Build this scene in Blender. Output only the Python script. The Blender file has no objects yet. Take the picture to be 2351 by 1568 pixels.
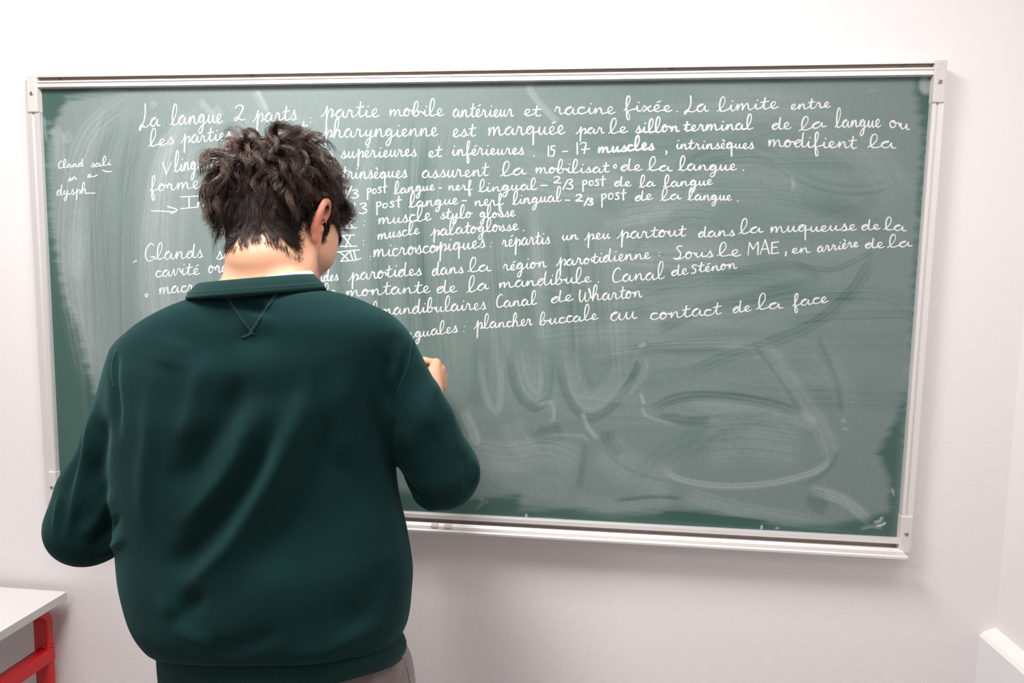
import bpy, bmesh, math, random
import numpy as np
from mathutils import Vector, Matrix
from mathutils.bvhtree import BVHTree

random.seed(7)
rng = np.random.default_rng(11)
SC = bpy.context.scene
COL = SC.collection

# ------------------------------------------------------------------ camera
F_PX, IMG_W, IMG_H = 1503.0, 2351, 1568
BOARD_Z = 0.96                                   # height of the lower edge of the green panel
R_CAM = np.array([[0.99456068, 0.10278669, 0.01685064],
                  [0.02619807, -0.09027968, -0.99557182],
                  [-0.10081026, 0.99059804, -0.09248143]])   # rows: right, down, forward
CAM = np.array([0.28014531, -1.45179881, 0.53646532 + BOARD_Z])
cam_d = bpy.data.cameras.new('camera')
cam_d.sensor_fit = 'HORIZONTAL'
cam_d.sensor_width = 36.0
cam_d.lens = 36.0 * F_PX / IMG_W
cam_d.clip_start = 0.02
cam = bpy.data.objects.new('camera', cam_d)
COL.objects.link(cam)
cam.matrix_world = Matrix((
    (R_CAM[0][0], -R_CAM[1][0], -R_CAM[2][0], CAM[0]),
    (R_CAM[0][1], -R_CAM[1][1], -R_CAM[2][1], CAM[1]),
    (R_CAM[0][2], -R_CAM[1][2], -R_CAM[2][2], CAM[2]),
    (0, 0, 0, 1)))
SC.camera = cam

# ------------------------------------------------------------------ world, lamps, exposure
w = bpy.data.worlds.new('world'); SC.world = w; w.use_nodes = True
w.node_tree.nodes['Background'].inputs[0].default_value = (1.0, 0.96, 0.95, 1)
w.node_tree.nodes['Background'].inputs[1].default_value = 0.05

def area(name, loc, sx, sy, power, color, rot=(0, 0, 0)):
    l = bpy.data.lights.new(name, 'AREA'); l.shape = 'RECTANGLE'
    l.size, l.size_y, l.energy, l.color = sx, sy, power, color
    o = bpy.data.objects.new(name, l); COL.objects.link(o)
    o.location = loc; o.rotation_euler = rot
    return o
CEIL = 2.62
LAMPS = [(-0.35, -0.88, 0.60, 0.60, 28.0), (0.75, -1.10, 0.60, 0.60, 6.0), (-0.9, -2.40, 0.60, 0.60, 9.0)]
for lx, ly, sx, sy, pw in LAMPS:                 # ceiling panels; the second is fill added to brighten the right side
    area('ceiling_or_fill_lamp', (lx, ly, CEIL - 0.012), sx, sy, pw, (1.0, 0.965, 0.95))

SC.view_settings.view_transform = 'Standard'
SC.view_settings.look = 'None'
SC.view_settings.gamma = 1.0
SC.view_settings.use_curve_mapping = False
SC.view_settings.exposure = 0.84

# ------------------------------------------------------------------ helpers
def at(px, py, Y):
    """the point of the plane y = Y seen at a place of the photograph"""
    d = R_CAM.T @ np.array([(px - IMG_W / 2) / F_PX, (py - IMG_H / 2) / F_PX, 1.0])
    return CAM + d * ((Y - CAM[1]) / d[1])

def proj(P):
    q = (np.asarray(P) - CAM) @ R_CAM.T
    return q[..., :2] / q[..., 2:3] * F_PX + np.array([IMG_W / 2, IMG_H / 2])

def tag(o, label=None, cat=None, group=None, kind=None):
    if label: o['label'] = label
    if cat: o['category'] = cat
    if group: o['group'] = group
    if kind: o['kind'] = kind
    return o

def empty(name, loc):
    o = bpy.data.objects.new(name, None); COL.objects.link(o)
    o.location = loc; o.empty_display_size = 0.05
    return o

def link(name, me, mat, parent=None, smooth=False):
    o = bpy.data.objects.new(name, me); COL.objects.link(o)
    if mat: me.materials.append(mat)
    if smooth: me.polygons.foreach_set('use_smooth', [True] * len(me.polygons))
    if parent:
        o.parent = parent
        o.location = -Vector(parent_world(parent))
    return o

def parent_world(p):
    v = Vector(p.location)
    while p.parent:
        p = p.parent; v = v + Vector(p.location)
    return v

def from_bm(name, bm, mat, parent=None, smooth=False):
    me = bpy.data.meshes.new(name)
    bmesh.ops.recalc_face_normals(bm, faces=bm.faces[:])
    bm.to_mesh(me); bm.free()
    return link(name, me, mat, parent, smooth)

def from_np(name, V, F, mat, parent=None, smooth=True):
    """V (n,3), F (m,k) integer array with a fixed face size"""
    me = bpy.data.meshes.new(name)
    V = np.ascontiguousarray(V, dtype=np.float32); F = np.ascontiguousarray(F, dtype=np.int32)
    k = F.shape[1]
    me.vertices.add(len(V)); me.vertices.foreach_set('co', V.ravel())
    me.loops.add(F.size); me.loops.foreach_set('vertex_index', F.ravel())
    me.polygons.add(len(F)); me.polygons.foreach_set('loop_start', np.arange(0, F.size, k, dtype=np.int32))
    try: me.polygons.foreach_set('loop_total', np.full(len(F), k, dtype=np.int32))
    except Exception: pass
    me.update(calc_edges=True); me.validate()
    return link(name, me, mat, parent, smooth)

def add_box(bm, a, b, bevel=0.0):
    a, b = np.minimum(a, b), np.maximum(a, b)
    r = bmesh.ops.create_cube(bm, size=1.0)
    for v in r['verts']:
        v.co = Vector([(a[i] + b[i]) / 2 + v.co[i] * (b[i] - a[i]) for i in range(3)])
    if bevel:
        es = list({e for v in r['verts'] for e in v.link_edges})
        bmesh.ops.bevel(bm, geom=es, offset=bevel, segments=2, affect='EDGES', profile=0.6)

def box(name, a, b, mat, parent=None, bevel=0.0):
    bm = bmesh.new(); add_box(bm, np.array(a, float), np.array(b, float), bevel)
    return from_bm(name, bm, mat, parent)

def catmull(P, n=8, closed=False):
    P = np.asarray(P, float)
    if len(P) < 3 and not closed:
        t = np.linspace(0, 1, n + 1)[:, None]
        return P[0] * (1 - t) + P[-1] * t
    if closed: Q = np.vstack([P[-1], P, P[0], P[1]])
    else: Q = np.vstack([2 * P[0] - P[1], P, 2 * P[-1] - P[-2]])
    out = []
    t = np.linspace(0, 1, n, endpoint=False)[:, None]
    for i in range(1, len(Q) - 2):
        p0, p1, p2, p3 = Q[i - 1], Q[i], Q[i + 1], Q[i + 2]
        out.append(0.5 * (2 * p1 + (p2 - p0) * t + (2 * p0 - 5 * p1 + 4 * p2 - p3) * t ** 2 + (3 * p1 - p0 - 3 * p2 + p3) * t ** 3))
    r = np.vstack(out)
    return r if closed else np.vstack([r, Q[-2]])

def tube(bm, P, rad, seg=10, flat=None, caps=True):
    """sweep a round (or flattened) section along the points P"""
    P = [Vector(p) for p in P]; n = len(P)
    rad = [rad] * n if np.isscalar(rad) else list(rad)
    up = None; rings = []
    for i in range(n):
        d = (P[min(i + 1, n - 1)] - P[max(i - 1, 0)]).normalized()
        if up is None:
            up = Vector((0, 0, 1)) if abs(d.z) < 0.9 else Vector((1, 0, 0))
        u = (up - d * up.dot(d)).normalized(); v = d.cross(u); up = u
        ring = []
        for k in range(seg):
            a = 2 * math.pi * k / seg
            fu, fv = (1, 1) if flat is None else flat
            ring.append(bm.verts.new(P[i] + u * (math.cos(a) * rad[i] * fu) + v * (math.sin(a) * rad[i] * fv)))
        rings.append(ring)
    for i in range(n - 1):
        for k in range(seg):
            bm.faces.new((rings[i][k], rings[i][(k + 1) % seg], rings[i + 1][(k + 1) % seg], rings[i + 1][k]))
    if caps:
        bm.faces.new(rings[0][::-1]); bm.faces.new(rings[-1])

# ------------------------------------------------------------------ materials
def mat(name, col, rough=0.6, metal=0.0, spec=0.5, **kw):
    m = bpy.data.materials.new(name); m.use_nodes = True
    b = m.node_tree.nodes['Principled BSDF']
    b.inputs['Base Color'].default_value = (*col, 1)
    b.inputs['Roughness'].default_value = rough
    b.inputs['Metallic'].default_value = metal
    b.inputs['Specular IOR Level'].default_value = spec
    for k, v in kw.items(): b.inputs[k.replace('_', ' ')].default_value = v
    return m

class N:
    """small node-building helper"""
    def __init__(self, m):
        self.t = m.node_tree; self.b = self.t.nodes['Principled BSDF']
    def n(self, typ, **kw):
        x = self.t.nodes.new(typ)
        for k, v in kw.items(): setattr(x, k, v)
        return x
    def l(self, a, b): self.t.links.new(a, b)
    def math(self, op, a, b=None, c=None):
        x = self.n('ShaderNodeMath', operation=op)
        for i, v in enumerate((a, b, c)):
            if v is None: continue
            if hasattr(v, 'is_linked'): self.l(v, x.inputs[i])
            else: x.inputs[i].default_value = v
        return x.outputs[0]
    def noise(self, scale, detail=3, vec=None, rough=0.55, stretch=None):
        x = self.n('ShaderNodeTexNoise'); x.inputs['Scale'].default_value = scale
        x.inputs['Detail'].default_value = detail; x.inputs['Roughness'].default_value = rough
        v = vec or self.obj()
        if stretch:
            mp = self.n('ShaderNodeMapping'); mp.inputs['Scale'].default_value = stretch
            self.l(v, mp.inputs['Vector']); v = mp.outputs[0]
        self.l(v, x.inputs['Vector'])
        return x.outputs['Fac']
    def obj(self):
        g = self.n('ShaderNodeNewGeometry'); return g.outputs['Position']
    def attr(self, name):
        a = self.n('ShaderNodeAttribute', attribute_name=name); return a.outputs['Fac']
    def mix(self, fac, a, b):
        x = self.n('ShaderNodeMix', data_type='RGBA')
        if hasattr(fac, 'is_linked'): self.l(fac, x.inputs[0])
        else: x.inputs[0].default_value = fac
        for s, v in ((6, a), (7, b)):
            if hasattr(v, 'is_linked'): self.l(v, x.inputs[s])
            else: x.inputs[s].default_value = (*v, 1)
        return x.outputs[2]
    def bump(self, h, strength, dist):
        x = self.n('ShaderNodeBump'); x.inputs['Strength'].default_value = strength
        x.inputs['Distance'].default_value = dist
        self.l(h, x.inputs['Height']); self.l(x.outputs[0], self.b.inputs['Normal'])
        return x

def wall_mat(name, col, axis):
    """painted woven glass-fibre wallpaper: fine horizontal ribs broken up by a weave"""
    m = mat(name, col, 0.62, spec=0.25); k = N(m)
    pos = k.obj(); sep = k.n('ShaderNodeSeparateXYZ'); k.l(pos, sep.inputs[0])
    wob = k.math('MULTIPLY', k.noise(9.0, 2), 0.004)
    z = k.math('ADD', sep.outputs[2], wob)
    rib = k.math('SINE', k.math('MULTIPLY', z, 2 * math.pi / 0.0043))
    thr = k.math('SINE', k.math('MULTIPLY', sep.outputs[axis], 2 * math.pi / 0.0036))
    nz = k.noise(240.0, 2, stretch=(0.5, 0.5, 1.0))
    h = k.math('ADD', k.math('MULTIPLY', rib, 0.6), k.math('MULTIPLY', thr, 0.10))
    h = k.math('ADD', h, k.math('MULTIPLY', nz, 1.2))
    k.bump(h, 0.16, 0.0007)
    return m

M = {}
M['wall'] = wall_mat('woven_wallpaper', (0.80, 0.765, 0.765), 0)
M['wall_side'] = wall_mat('woven_wallpaper_side', (0.80, 0.77, 0.77), 1)
M['ceiling'] = mat('ceiling_paint', (0.82, 0.81, 0.80), 0.8)
M['floor'] = mat('floor_vinyl', (0.30, 0.28, 0.27), 0.5)
M['paint'] = mat('smooth_white_paint', (0.78, 0.77, 0.785), 0.5)
M['paint_cream'] = mat('cream_paint', (0.82, 0.78, 0.74), 0.5)
M['alu'] = mat('anodised_aluminium', (0.76, 0.735, 0.725), 0.48, 0.5)
k = N(M['alu']); k.bump(k.noise(900, 1, stretch=(0.02, 1, 1)), 0.05, 0.0003)
M['alu_dirty_shaded'] = mat('dusty_shaded_aluminium', (0.40, 0.35, 0.31), 0.5, 0.3)  # dirt of the grooves, colour darkened further for the shade inside
M['cap'] = mat('cream_plastic', (0.62, 0.58, 0.55), 0.5)
M['screw'] = mat('steel', (0.30, 0.29, 0.29), 0.35, 0.9)
M['chalk'] = mat('chalk', (0.74, 0.735, 0.70), 0.95, spec=0.1)

# ================================================================== ROOM
XR, XL, YF = 1.1925, -2.7, -5.2
def struct(o): o['kind'] = 'structure'; return o
struct(box('wall_back', (XL - 0.1, 0, 0), (XR + 0.1, 0.1, CEIL), M['wall']))
struct(box('wall_right', (XR, YF, 0), (XR + 0.1, 0, CEIL), M['wall_side']))
struct(box('wall_left', (XL - 0.1, YF, 0), (XL, 0, CEIL), M['wall_side']))
struct(box('wall_front', (XL - 0.1, YF - 0.1, 0), (XR + 0.1, YF, CEIL), M['wall']))
struct(box('floor', (XL - 0.1, YF - 0.1, -0.1), (XR + 0.1, 0.1, 0), M['floor']))
struct(box('ceiling', (XL - 0.1, YF - 0.1, CEIL), (XR + 0.1, 0.1, CEIL + 0.1), M['ceiling']))
# lower lining of the right wall: smooth panel with a chamfered cream ledge on top
zt = at(2268, 1440, 0.0)[2]
xp = at(2249, 1452, 0.0)[0]
bm = bmesh.new()
prof = [(XR, zt), (xp + 0.006, zt - 0.012), (xp, zt - 0.020), (xp, 0.0), (XR, 0.0)]
a = [bm.verts.new((x, -0.0, z)) for x, z in prof]; b = [bm.verts.new((x, YF, z)) for x, z in prof]
for i in range(5): bm.faces.new((a[i], a[(i + 1) % 5], b[(i + 1) % 5], b[i]))
bm.faces.new(a); bm.faces.new(b[::-1])
tr = struct(from_bm('trim_1', bm, M['paint']))
tr.data.materials.append(M['paint_cream'])
for p in tr.data.polygons:
    if abs(p.normal.z) > 0.3 and p.center.z > 0.3: p.material_index = 1

# ================================================================== BLACKBOARD
YB, YFR = -0.018, -0.030                         # green panel, front of the frame
bx0, bx1 = at(85, 200, YFR)[0], at(2145, 171, YFR)[0]
bx0 = (bx0 + at(127.5, 1080, YFR)[0]) / 2; bx1 = (bx1 + at(2066, 1238, YFR)[0]) / 2
bz1 = (at(85, 200, YFR)[2] + at(2145, 171, YFR)[2]) / 2
bz0 = (at(932, 1179, YFR)[2] + at(2066, 1238, YFR)[2]) / 2
board = empty('blackboard', (0, 0, bz0))
tag(board, 'wide green chalkboard in aluminium frame covered with white handwriting', 'blackboard')

# --- the green panel with its chalk haze (the wiping marks are stored per vertex as real dirt)
nx, nz = 800, 400
gx = np.linspace(bx0 - 0.008, bx1 + 0.008, nx); gz = np.linspace(bz0 - 0.006, bz1 + 0.008, nz)
GX, GZ = np.meshgrid(gx, gz, indexing='ij')
V = np.stack([GX, np.full_like(GX, YB), GZ], -1).reshape(-1, 3)
q = proj(V); U, T = q[:, 0], q[:, 1]

def lat_noise(s, seed, f):
    r = np.random.default_rng(seed); o = np.zeros_like(s)
    for i in range(7):
        o += np.sin(s * f * r.uniform(0.25, 2.6) + r.uniform(0, 6.3)) / 7 ** 0.5
    return o

def poly_sd(poly):
    P = np.array(poly, float); d = np.full(len(U), 1e9); inside = np.zeros(len(U), bool)
    for i in range(len(P)):
        a, b = P[i], P[(i + 1) % len(P)]; e = b - a
        t = np.clip(((U - a[0]) * e[0] + (T - a[1]) * e[1]) / (e @ e), 0, 1)
        d = np.minimum(d, np.hypot(U - a[0] - t * e[0], T - a[1] - t * e[1]))
        c = (a[1] > T) != (b[1] > T)
        xx = a[0] + (T - a[1]) / (e[1] if e[1] else 1e-9) * e[0]
        inside ^= c & (U < xx)
    return np.where(inside, d, -d)

def sstep(x, a, b):
    t = np.clip((x - a) / (b - a), 0, 1); return t * t * (3 - 2 * t)

dusty = [(150, 222), (235, 205), (400, 184), (2100, 176), (2122, 300), (2108, 560), (2092, 860), (2065, 960), (2020, 1040),
         (2050, 1110), (2045, 1180), (1900, 1214), (1720, 1196), (1560, 1172), (1400, 1184), (1330, 1172), (1192, 1170), (1188, 1143), (1050, 1152), (900, 1130),
         (300, 1060), (228, 960), (200, 850), (175, 750), (150, 690), (140, 660), (128, 600), (112, 500), (106, 380), (112, 300)]
sd = poly_sd(dusty) + 3 * lat_noise(T + .15 * U, 31, .10) + 2 * lat_noise(T - .1 * U, 32, .3)
D = 0.03 + 0.205 * sstep(sd, -9, 18)
D += 0.085 * sstep(sd, -3, 10) * sstep(-U, -1050, -560)             # thicker haze on the left half
SEED = [100]
def swipe(pts, hw, amp, streak=0.45, edge=0.55, freq=0.55, fade=0.18):
    global D
    C = catmull(pts, 12); SEED[0] += 1
    m = hw * 1.05
    idx = np.nonzero((U > C[:, 0].min() - m) & (U < C[:, 0].max() + m) & (T > C[:, 1].min() - m) & (T < C[:, 1].max() + m))[0]
    if not len(idx): return
    u, t = U[idx], T[idx]
    best = np.full(len(idx), 1e9); sl = np.zeros(len(idx)); tp = np.zeros(len(idx))
    n = len(C) - 1
    for i in range(n):
        a, e = C[i], C[i + 1] - C[i]; L = e @ e
        if L < 1e-9: continue
        s = np.clip(((u - a[0]) * e[0] + (t - a[1]) * e[1]) / L, 0, 1)
        dx, dy = u - a[0] - s * e[0], t - a[1] - s * e[1]; d = np.hypot(dx, dy)
        w_ = d < best
        best = np.where(w_, d, best)
        sl = np.where(w_, np.sign(e[0] * dy - e[1] * dx) * d, sl); tp = np.where(w_, (i + s) / n, tp)
    pr = sstep(-best, -hw, -hw * (1 - edge)) * sstep(tp, 0.0, fade) * sstep(-tp, -1.0, -(1 - fade))
    D[idx] += amp * pr * (1 + streak * lat_noise(sl, SEED[0], freq))

r2 = np.random.default_rng(5)
for i in range(46):                                                # vertical wiping, left half
    x = r2.uniform(170, 1050); y0 = r2.uniform(215, 330); y1 = r2.uniform(700, 1100); b_ = r2.uniform(25, 90) * (1 if x < 900 else 0.4)
    swipe([(x + b_, y0), (x + b_ * 0.2, y0 + 150), (x, (y0 + y1) / 2), (x + 18, y1)], r2.uniform(14, 46), r2.choice([-1, 1]) * r2.uniform(0.012, 0.040), 0.9)
for i in range(26):                                                # long flat arcs, right half
    x = r2.uniform(1150, 1800); y = r2.uniform(200, 1000); l = r2.uniform(200, 480); b_ = r2.uniform(-60, 90)
    swipe([(x, y + b_), (x + l * 0.35, y + b_ * 0.2), (x + l * 0.7, y), (min(x + l, 2100), y + b_ * 0.4)], r2.uniform(14, 46), r2.choice([-1, 1]) * r2.uniform(0.015, 0.045), 0.9)
for i in range(34):                                                # broad faint sweeps of the sponge
    x = r2.uniform(1100, 1750); y = r2.uniform(190, 1050); l = r2.uniform(250, 600); b_ = r2.uniform(-120, 160)
    swipe([(x, y + b_), (x + l * 0.3, y + b_ * 0.25), (x + l * 0.7, y), (min(x + l, 2105), y + b_ * 0.5)], r2.uniform(24, 70), r2.choice([-1, 1]) * r2.uniform(0.010, 0.030), 0.9, 0.7)
for i in range(14):
    x = r2.uniform(1080, 1500); y = r2.uniform(420, 600)
    swipe([(x, y), (x + 8, y + 150), (x + 20, y + 330)], r2.uniform(10, 26), r2.choice([-1, 1]) * r2.uniform(0.02, 0.05), 1.0)
for a_ in [
    ([(330, 215), (215, 300), (170, 430), (160, 600), (185, 760), (215, 900)], 34, 0.09),
    ([(480, 240), (385, 330), (345, 480), (336, 650), (352, 790)], 20, 0.09),
    ([(160, 640), (175, 600), (182, 520)], 26, 0.05), ([(120, 290), (135, 320), (138, 400)], 14, 0.10),
    ([(185, 660), (180, 560), (190, 460)], 22, 0.05), ([(100, 280), (120, 283)], 8, 0.10), ([(98, 262), (108, 330)], 6, 0.12),
    ([(150, 300), (160, 330)], 12, 0.10), ([(118, 540), (100, 538)], 4, 0.1), ([(140, 690), (165, 720), (165, 760)], 12, 0.07),
    ([(455, 228), (480, 255), (508, 290)], 9, 0.12), ([(492, 242), (510, 270)], 9, 0.10), ([(583, 205), (600, 235), (612, 262)], 9, 0.14), ([(345, 232), (358, 246)], 8, 0.1),
    ([(1212, 186), (1222, 215), (1262, 262), (1285, 285)], 9, 0.14), ([(1175, 186), (1240, 184)], 8, 0.25), ([(585, 190), (640, 195)], 7, 0.1), ([(200, 197), (240, 190), (280, 196)], 7, 0.12),
    # U-shaped turns of the sponge, centre bottom
    ([(1100, 780), (1112, 900), (1140, 945), (1150, 900), (1148, 800)], 9, 0.08), ([(1105, 770), (1100, 880), (1085, 940)], 22, -0.06),
    ([(1190, 780), (1205, 870), (1230, 905), (1245, 880), (1238, 790)], 22, 0.07), ([(1168, 790), (1185, 890), (1225, 935), (1256, 905), (1262, 800)], 11, -0.10),
    ([(1300, 780), (1320, 880), (1355, 928), (1400, 895), (1440, 840)], 26, 0.07), ([(1278, 800), (1300, 905), (1345, 958), (1405, 935), (1462, 850), (1480, 790)], 12, -0.10),
    ([(1335, 940), (1350, 980), (1375, 1010)], 8, 0.13), ([(1395, 985), (1400, 1020), (1430, 1045)], 16, -0.09), ([(1230, 985), (1250, 1000), (1300, 985)], 22, -0.07),
    ([(1170, 960), (1190, 1010), (1225, 1050)], 30, 0.06), ([(1060, 935), (1090, 1000), (1085, 1020)], 14, 0.14), ([(1225, 935), (1265, 925), (1270, 960), (1258, 965)], 7, 0.13),
    ([(1060, 1030), (1160, 1050), (1260, 1040), (1345, 1075)], 40, 0.08), ([(1110, 1060), (1200, 1100), (1330, 1130)], 34, 0.05), ([(1370, 1020), (1450, 1080), (1560, 1110)], 46, 0.07),
    ([(1345, 1010), (1338, 1070), (1330, 1130)], 9, -0.07), ([(1240, 1000), (1330, 1000), (1350, 1015)], 5, 0.12),
    # the oval and the crossing strokes on the right
    ([(1512, 1068), (1560, 1100), (1660, 1116), (1780, 1108), (1880, 1078), (1912, 1040)], 9, 0.15),
    ([(1840, 1120), (1900, 1080), (1930, 1030)], 8, -0.06),
    ([(1480, 948), (1560, 912), (1660, 910), (1780, 930), (1860, 960)], 13, -0.13), ([(1500, 955), (1580, 965), (1640, 968)], 12, -0.10),
    ([(1540, 940), (1680, 930), (1830, 955), (1880, 985)], 20, 0.09), ([(1475, 930), (1485, 955), (1560, 978)], 5, 0.15), ([(1460, 800), (1480, 850), (1440, 900), (1400, 925)], 12, 0.08),
    ([(1600, 1010), (1720, 1000), (1860, 1020)], 70, 0.06), ([(1470, 900), (1480, 930)], 6, 0.15),
    ([(1555, 872), (1640, 830), (1760, 790), (1880, 735), (1970, 650), (2015, 560)], 15, -0.075), ([(1480, 772), (1600, 715), (1750, 675), (1900, 640)], 16, -0.09),
    ([(1440, 795), (1560, 802), (1680, 800)], 12, -0.08), ([(1465, 795), (1485, 790)], 8, 0.16),
    ([(1740, 780), (1830, 900), (1890, 990), (1912, 1060)], 24, 0.07), ([(1720, 770), (1800, 880), (1850, 960)], 10, -0.07), ([(1870, 760), (1920, 880), (1930, 960)], 9, -0.07), ([(1900, 820), (1960, 960)], 30, 0.03),
    ([(1385, 500), (1400, 470), (1520, 440), (1800, 445), (2000, 520), (2060, 600)], 26, -0.05), ([(1390, 500), (1420, 515), (1560, 480)], 10, 0.06), ([(1560, 240), (1800, 250), (2000, 360), (2080, 480)], 46, 0.05),
    ([(1800, 600), (1900, 620), (1960, 600), (2015, 570)], 8, -0.06), ([(1620, 640), (1800, 610), (1900, 640)], 12, -0.06), ([(1700, 560), (1900, 575), (2010, 590)], 18, 0.03),
    # bottom strip
    ([(1400, 1150), (1500, 1140), (1570, 1144)], 7, -0.12), ([(1300, 1150), (1420, 1165), (1560, 1150)], 26, 0.04), ([(1560, 1130), (1700, 1170), (1900, 1205)], 18, 0.07), ([(1500, 1180), (1640, 1192), (1780, 1205)], 10, -0.14),
    ([(1850, 1120), (1940, 1150), (2005, 1205)], 14, 0.16), ([(1905, 1170), (1870, 1150), (1900, 1140)], 22, -0.10), ([(1090, 1170), (1110, 1155), (1125, 1150)], 4, 0.14), ([(1100, 1150), (1112, 1143)], 6, 0.1),
    ([(2005, 1200), (2020, 1196), (2027, 1185)], 4, 0.55), ([(2010, 1208), (2026, 1204), (2034, 1198)], 4, 0.5), ([(1972, 1215), (2000, 1208), (2030, 1212)], 6, 0.2), ([(1748, 1205), (1749, 1216)], 3, 0.5), ([(1780, 1213), (1788, 1212)], 3, 0.4),
    ([(1210, 1178), (1208, 1184), (1213, 1191)], 2.5, 0.5), ([(1220, 1190), (1300, 1195)], 4, 0.15), ([(2048, 1120), (2052, 1140)], 3, 0.35), ([(1930, 965), (1942, 966)], 5, 0.18), ([(1932, 985), (1950, 985)], 4, 0.1),
    ([(1815, 400), (1822, 420), (1818, 440)], 5, 0.08), ([(1990, 210), (2020, 205)], 5, 0.06)]:
    pts_, hw_, am_ = a_
    if hw_ >= 9: hw_, am_ = hw_ * 1.25, am_ * (0.85 if am_ < 0 else 0.90)
    swipe(pts_, hw_, am_)
rough_n = lat_noise(U * 0.9 + T * 0.4, 3, 1.2) * lat_noise(T - U * 0.3, 4, 1.1)
blot = sstep(-np.hypot((U - 2126) / 18, (T - 195) / 24), -1.15, -0.6)
D += blot * (0.42 + 0.10 * rough_n)
# smear of chalk along the right and top edges of the panel
er = np.interp(T, [171, 1238], [2145, 2066]) - U
D += 0.20 * sstep(-er, -16, -2) * (0.55 + 0.45 * lat_noise(T, 21, 0.13)) * sstep(T, 240, 330) + 0.10 * sstep(-er, -30, -4) * sstep(T, 700, 900)
el = U - np.interp(T, [200, 1080], [85, 127.5])
D += 0.12 * sstep(-el, -5, 0) * (0.6 + 0.4 * lat_noise(T, 22, 0.3))
eb = np.interp(U, [130, 2066], [1134, 1238]) - T
D += 0.20 * sstep(-eb, -7, 0) * (0.6 + 0.4 * lat_noise(U, 23, 0.2))
D = np.clip(D, 0.0, 0.9)
iy, ix = np.meshgrid(np.arange(nz - 1), np.arange(nx - 1))
i0 = (ix * nz + iy).ravel(); Fq = np.stack([i0, i0 + nz, i0 + nz + 1, i0 + 1], 1)
# back of the slab
nb = len(V)
crn = [0, (nx - 1) * nz, (nx - 1) * nz + nz - 1, nz - 1]
V = np.vstack([V, V[crn] + np.array([0, -YB - 0.001, 0])])
side = [[crn[i], nb + i, nb + (i + 1) % 4, crn[(i + 1) % 4]] for i in range(4)] + [[nb + 3, nb + 2, nb + 1, nb]]
Fq = np.vstack([Fq, side])
m = mat('chalkboard_enamel', (0.03, 0.12, 0.08), 0.55, spec=0.35); M['board'] = m
k = N(m); d_ = k.attr('dust')
fine = k.noise(420, 3, stretch=(1.0, 1, 0.25))
fac = k.math('MULTIPLY', d_, k.math('ADD', k.math('MULTIPLY', fine, 0.5), 0.75))
k.l(k.mix(fac, (0.030, 0.086, 0.068), (0.53, 0.565, 0.575)), k.b.inputs['Base Color'])
k.l(k.math('ADD', k.math('MULTIPLY', d_, 0.5), 0.48), k.b.inputs['Roughness'])
pan = from_np('writing_surface', V, Fq, m, board, smooth=False)
at_ = pan.data.attributes.new('dust', 'FLOAT', 'POINT')
at_.data.foreach_set('value', np.concatenate([D, np.zeros(4)]).astype(np.float32))

# --- aluminium frame
ox0, ox1 = at(65.5, 400, YFR)[0], at(2158, 400, YFR)[0]
oz1 = (at(100, 173, YFR)[2] + at(2140, 140.5, YFR)[2]) / 2
print('board', bx0, bx1, bz0, bz1, 'outer', ox0, ox1, oz1)
def rail(name, prof, x0, x1, m=M['alu'], horizontal=True, inner=None):
    """extrude a (y, across) profile along the rail"""
    bm = bmesh.new()
    a = [bm.verts.new((x0, y, c) if horizontal else (c, y, x0)) for y, c in prof]
    b = [bm.verts.new((x1, y, c) if horizontal else (c, y, x1)) for y, c in prof]
    n = len(prof)
    for i in range(n): bm.faces.new((a[i], a[(i + 1) % n], b[(i + 1) % n], b[i]))
    bm.faces.new(a[::-1]); bm.faces.new(b)
    o = from_bm(name, bm, m, board)
    if inner:
        o.data.materials.append(inner[0])
        for p in o.data.polygons:
            if abs(p.normal.y) > 0.9 and p.center.y > inner[1]: p.material_index = 1
    return o
h = oz1 - bz1
top_prof = [(-0.001, oz1), (YFR, oz1), (YFR, oz1 - h * .16), (-0.0215, oz1 - h * .165), (-0.0215, oz1 - h * .48), (YFR, oz1 - h * .46), (YFR - 0.001, oz1 - h * .60),
            (YFR + 0.0015, oz1 - h * .64), (YFR, oz1 - h), (YFR + 0.006, oz1 - h - 0.001), (YB + 0.002, oz1 - h - 0.001), (YB + 0.002, oz1 - h + 0.004), (-0.001, oz1 - h + 0.004)]
top = rail('frame_rail', top_prof, bx0 - 0.001, bx1 + 0.001, inner=(M['alu_dirty_shaded'], 1.0))
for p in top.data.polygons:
    if p.center.y > YFR + .001 and abs(p.center.z - (oz1 - h * .32)) < h * .19 and p.area > .0005: p.material_index = 1  # dark colour also put on the shaded underside of the lip
lp = lambda o_, i_, s: [(-0.001, o_), (YFR + 0.005, o_), (YFR, o_ + s * 0.002), (YFR, o_ + (i_ - o_) * .50), (YFR + 0.003, o_ + (i_ - o_) * .54), (YFR + 0.003, o_ + (i_ - o_) * .66),
                         (YFR, o_ + (i_ - o_) * .70), (YFR, i_ - s * 0.001), (YFR + 0.004, i_), (YB + 0.002, i_), (YB + 0.002, i_ - s * 0.006), (-0.001, i_ - s * 0.006)]
rail('frame_rail', lp(ox0, bx0, 1), bz0 - 0.012, oz1 - 0.01, horizontal=False)
rail('frame_rail', lp(ox1, bx1, -1), bz0 - 0.012, oz1 - 0.01, horizontal=False)
zi = bz0
zr = zi - 0.0195                                   # lower edge of the groove
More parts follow.
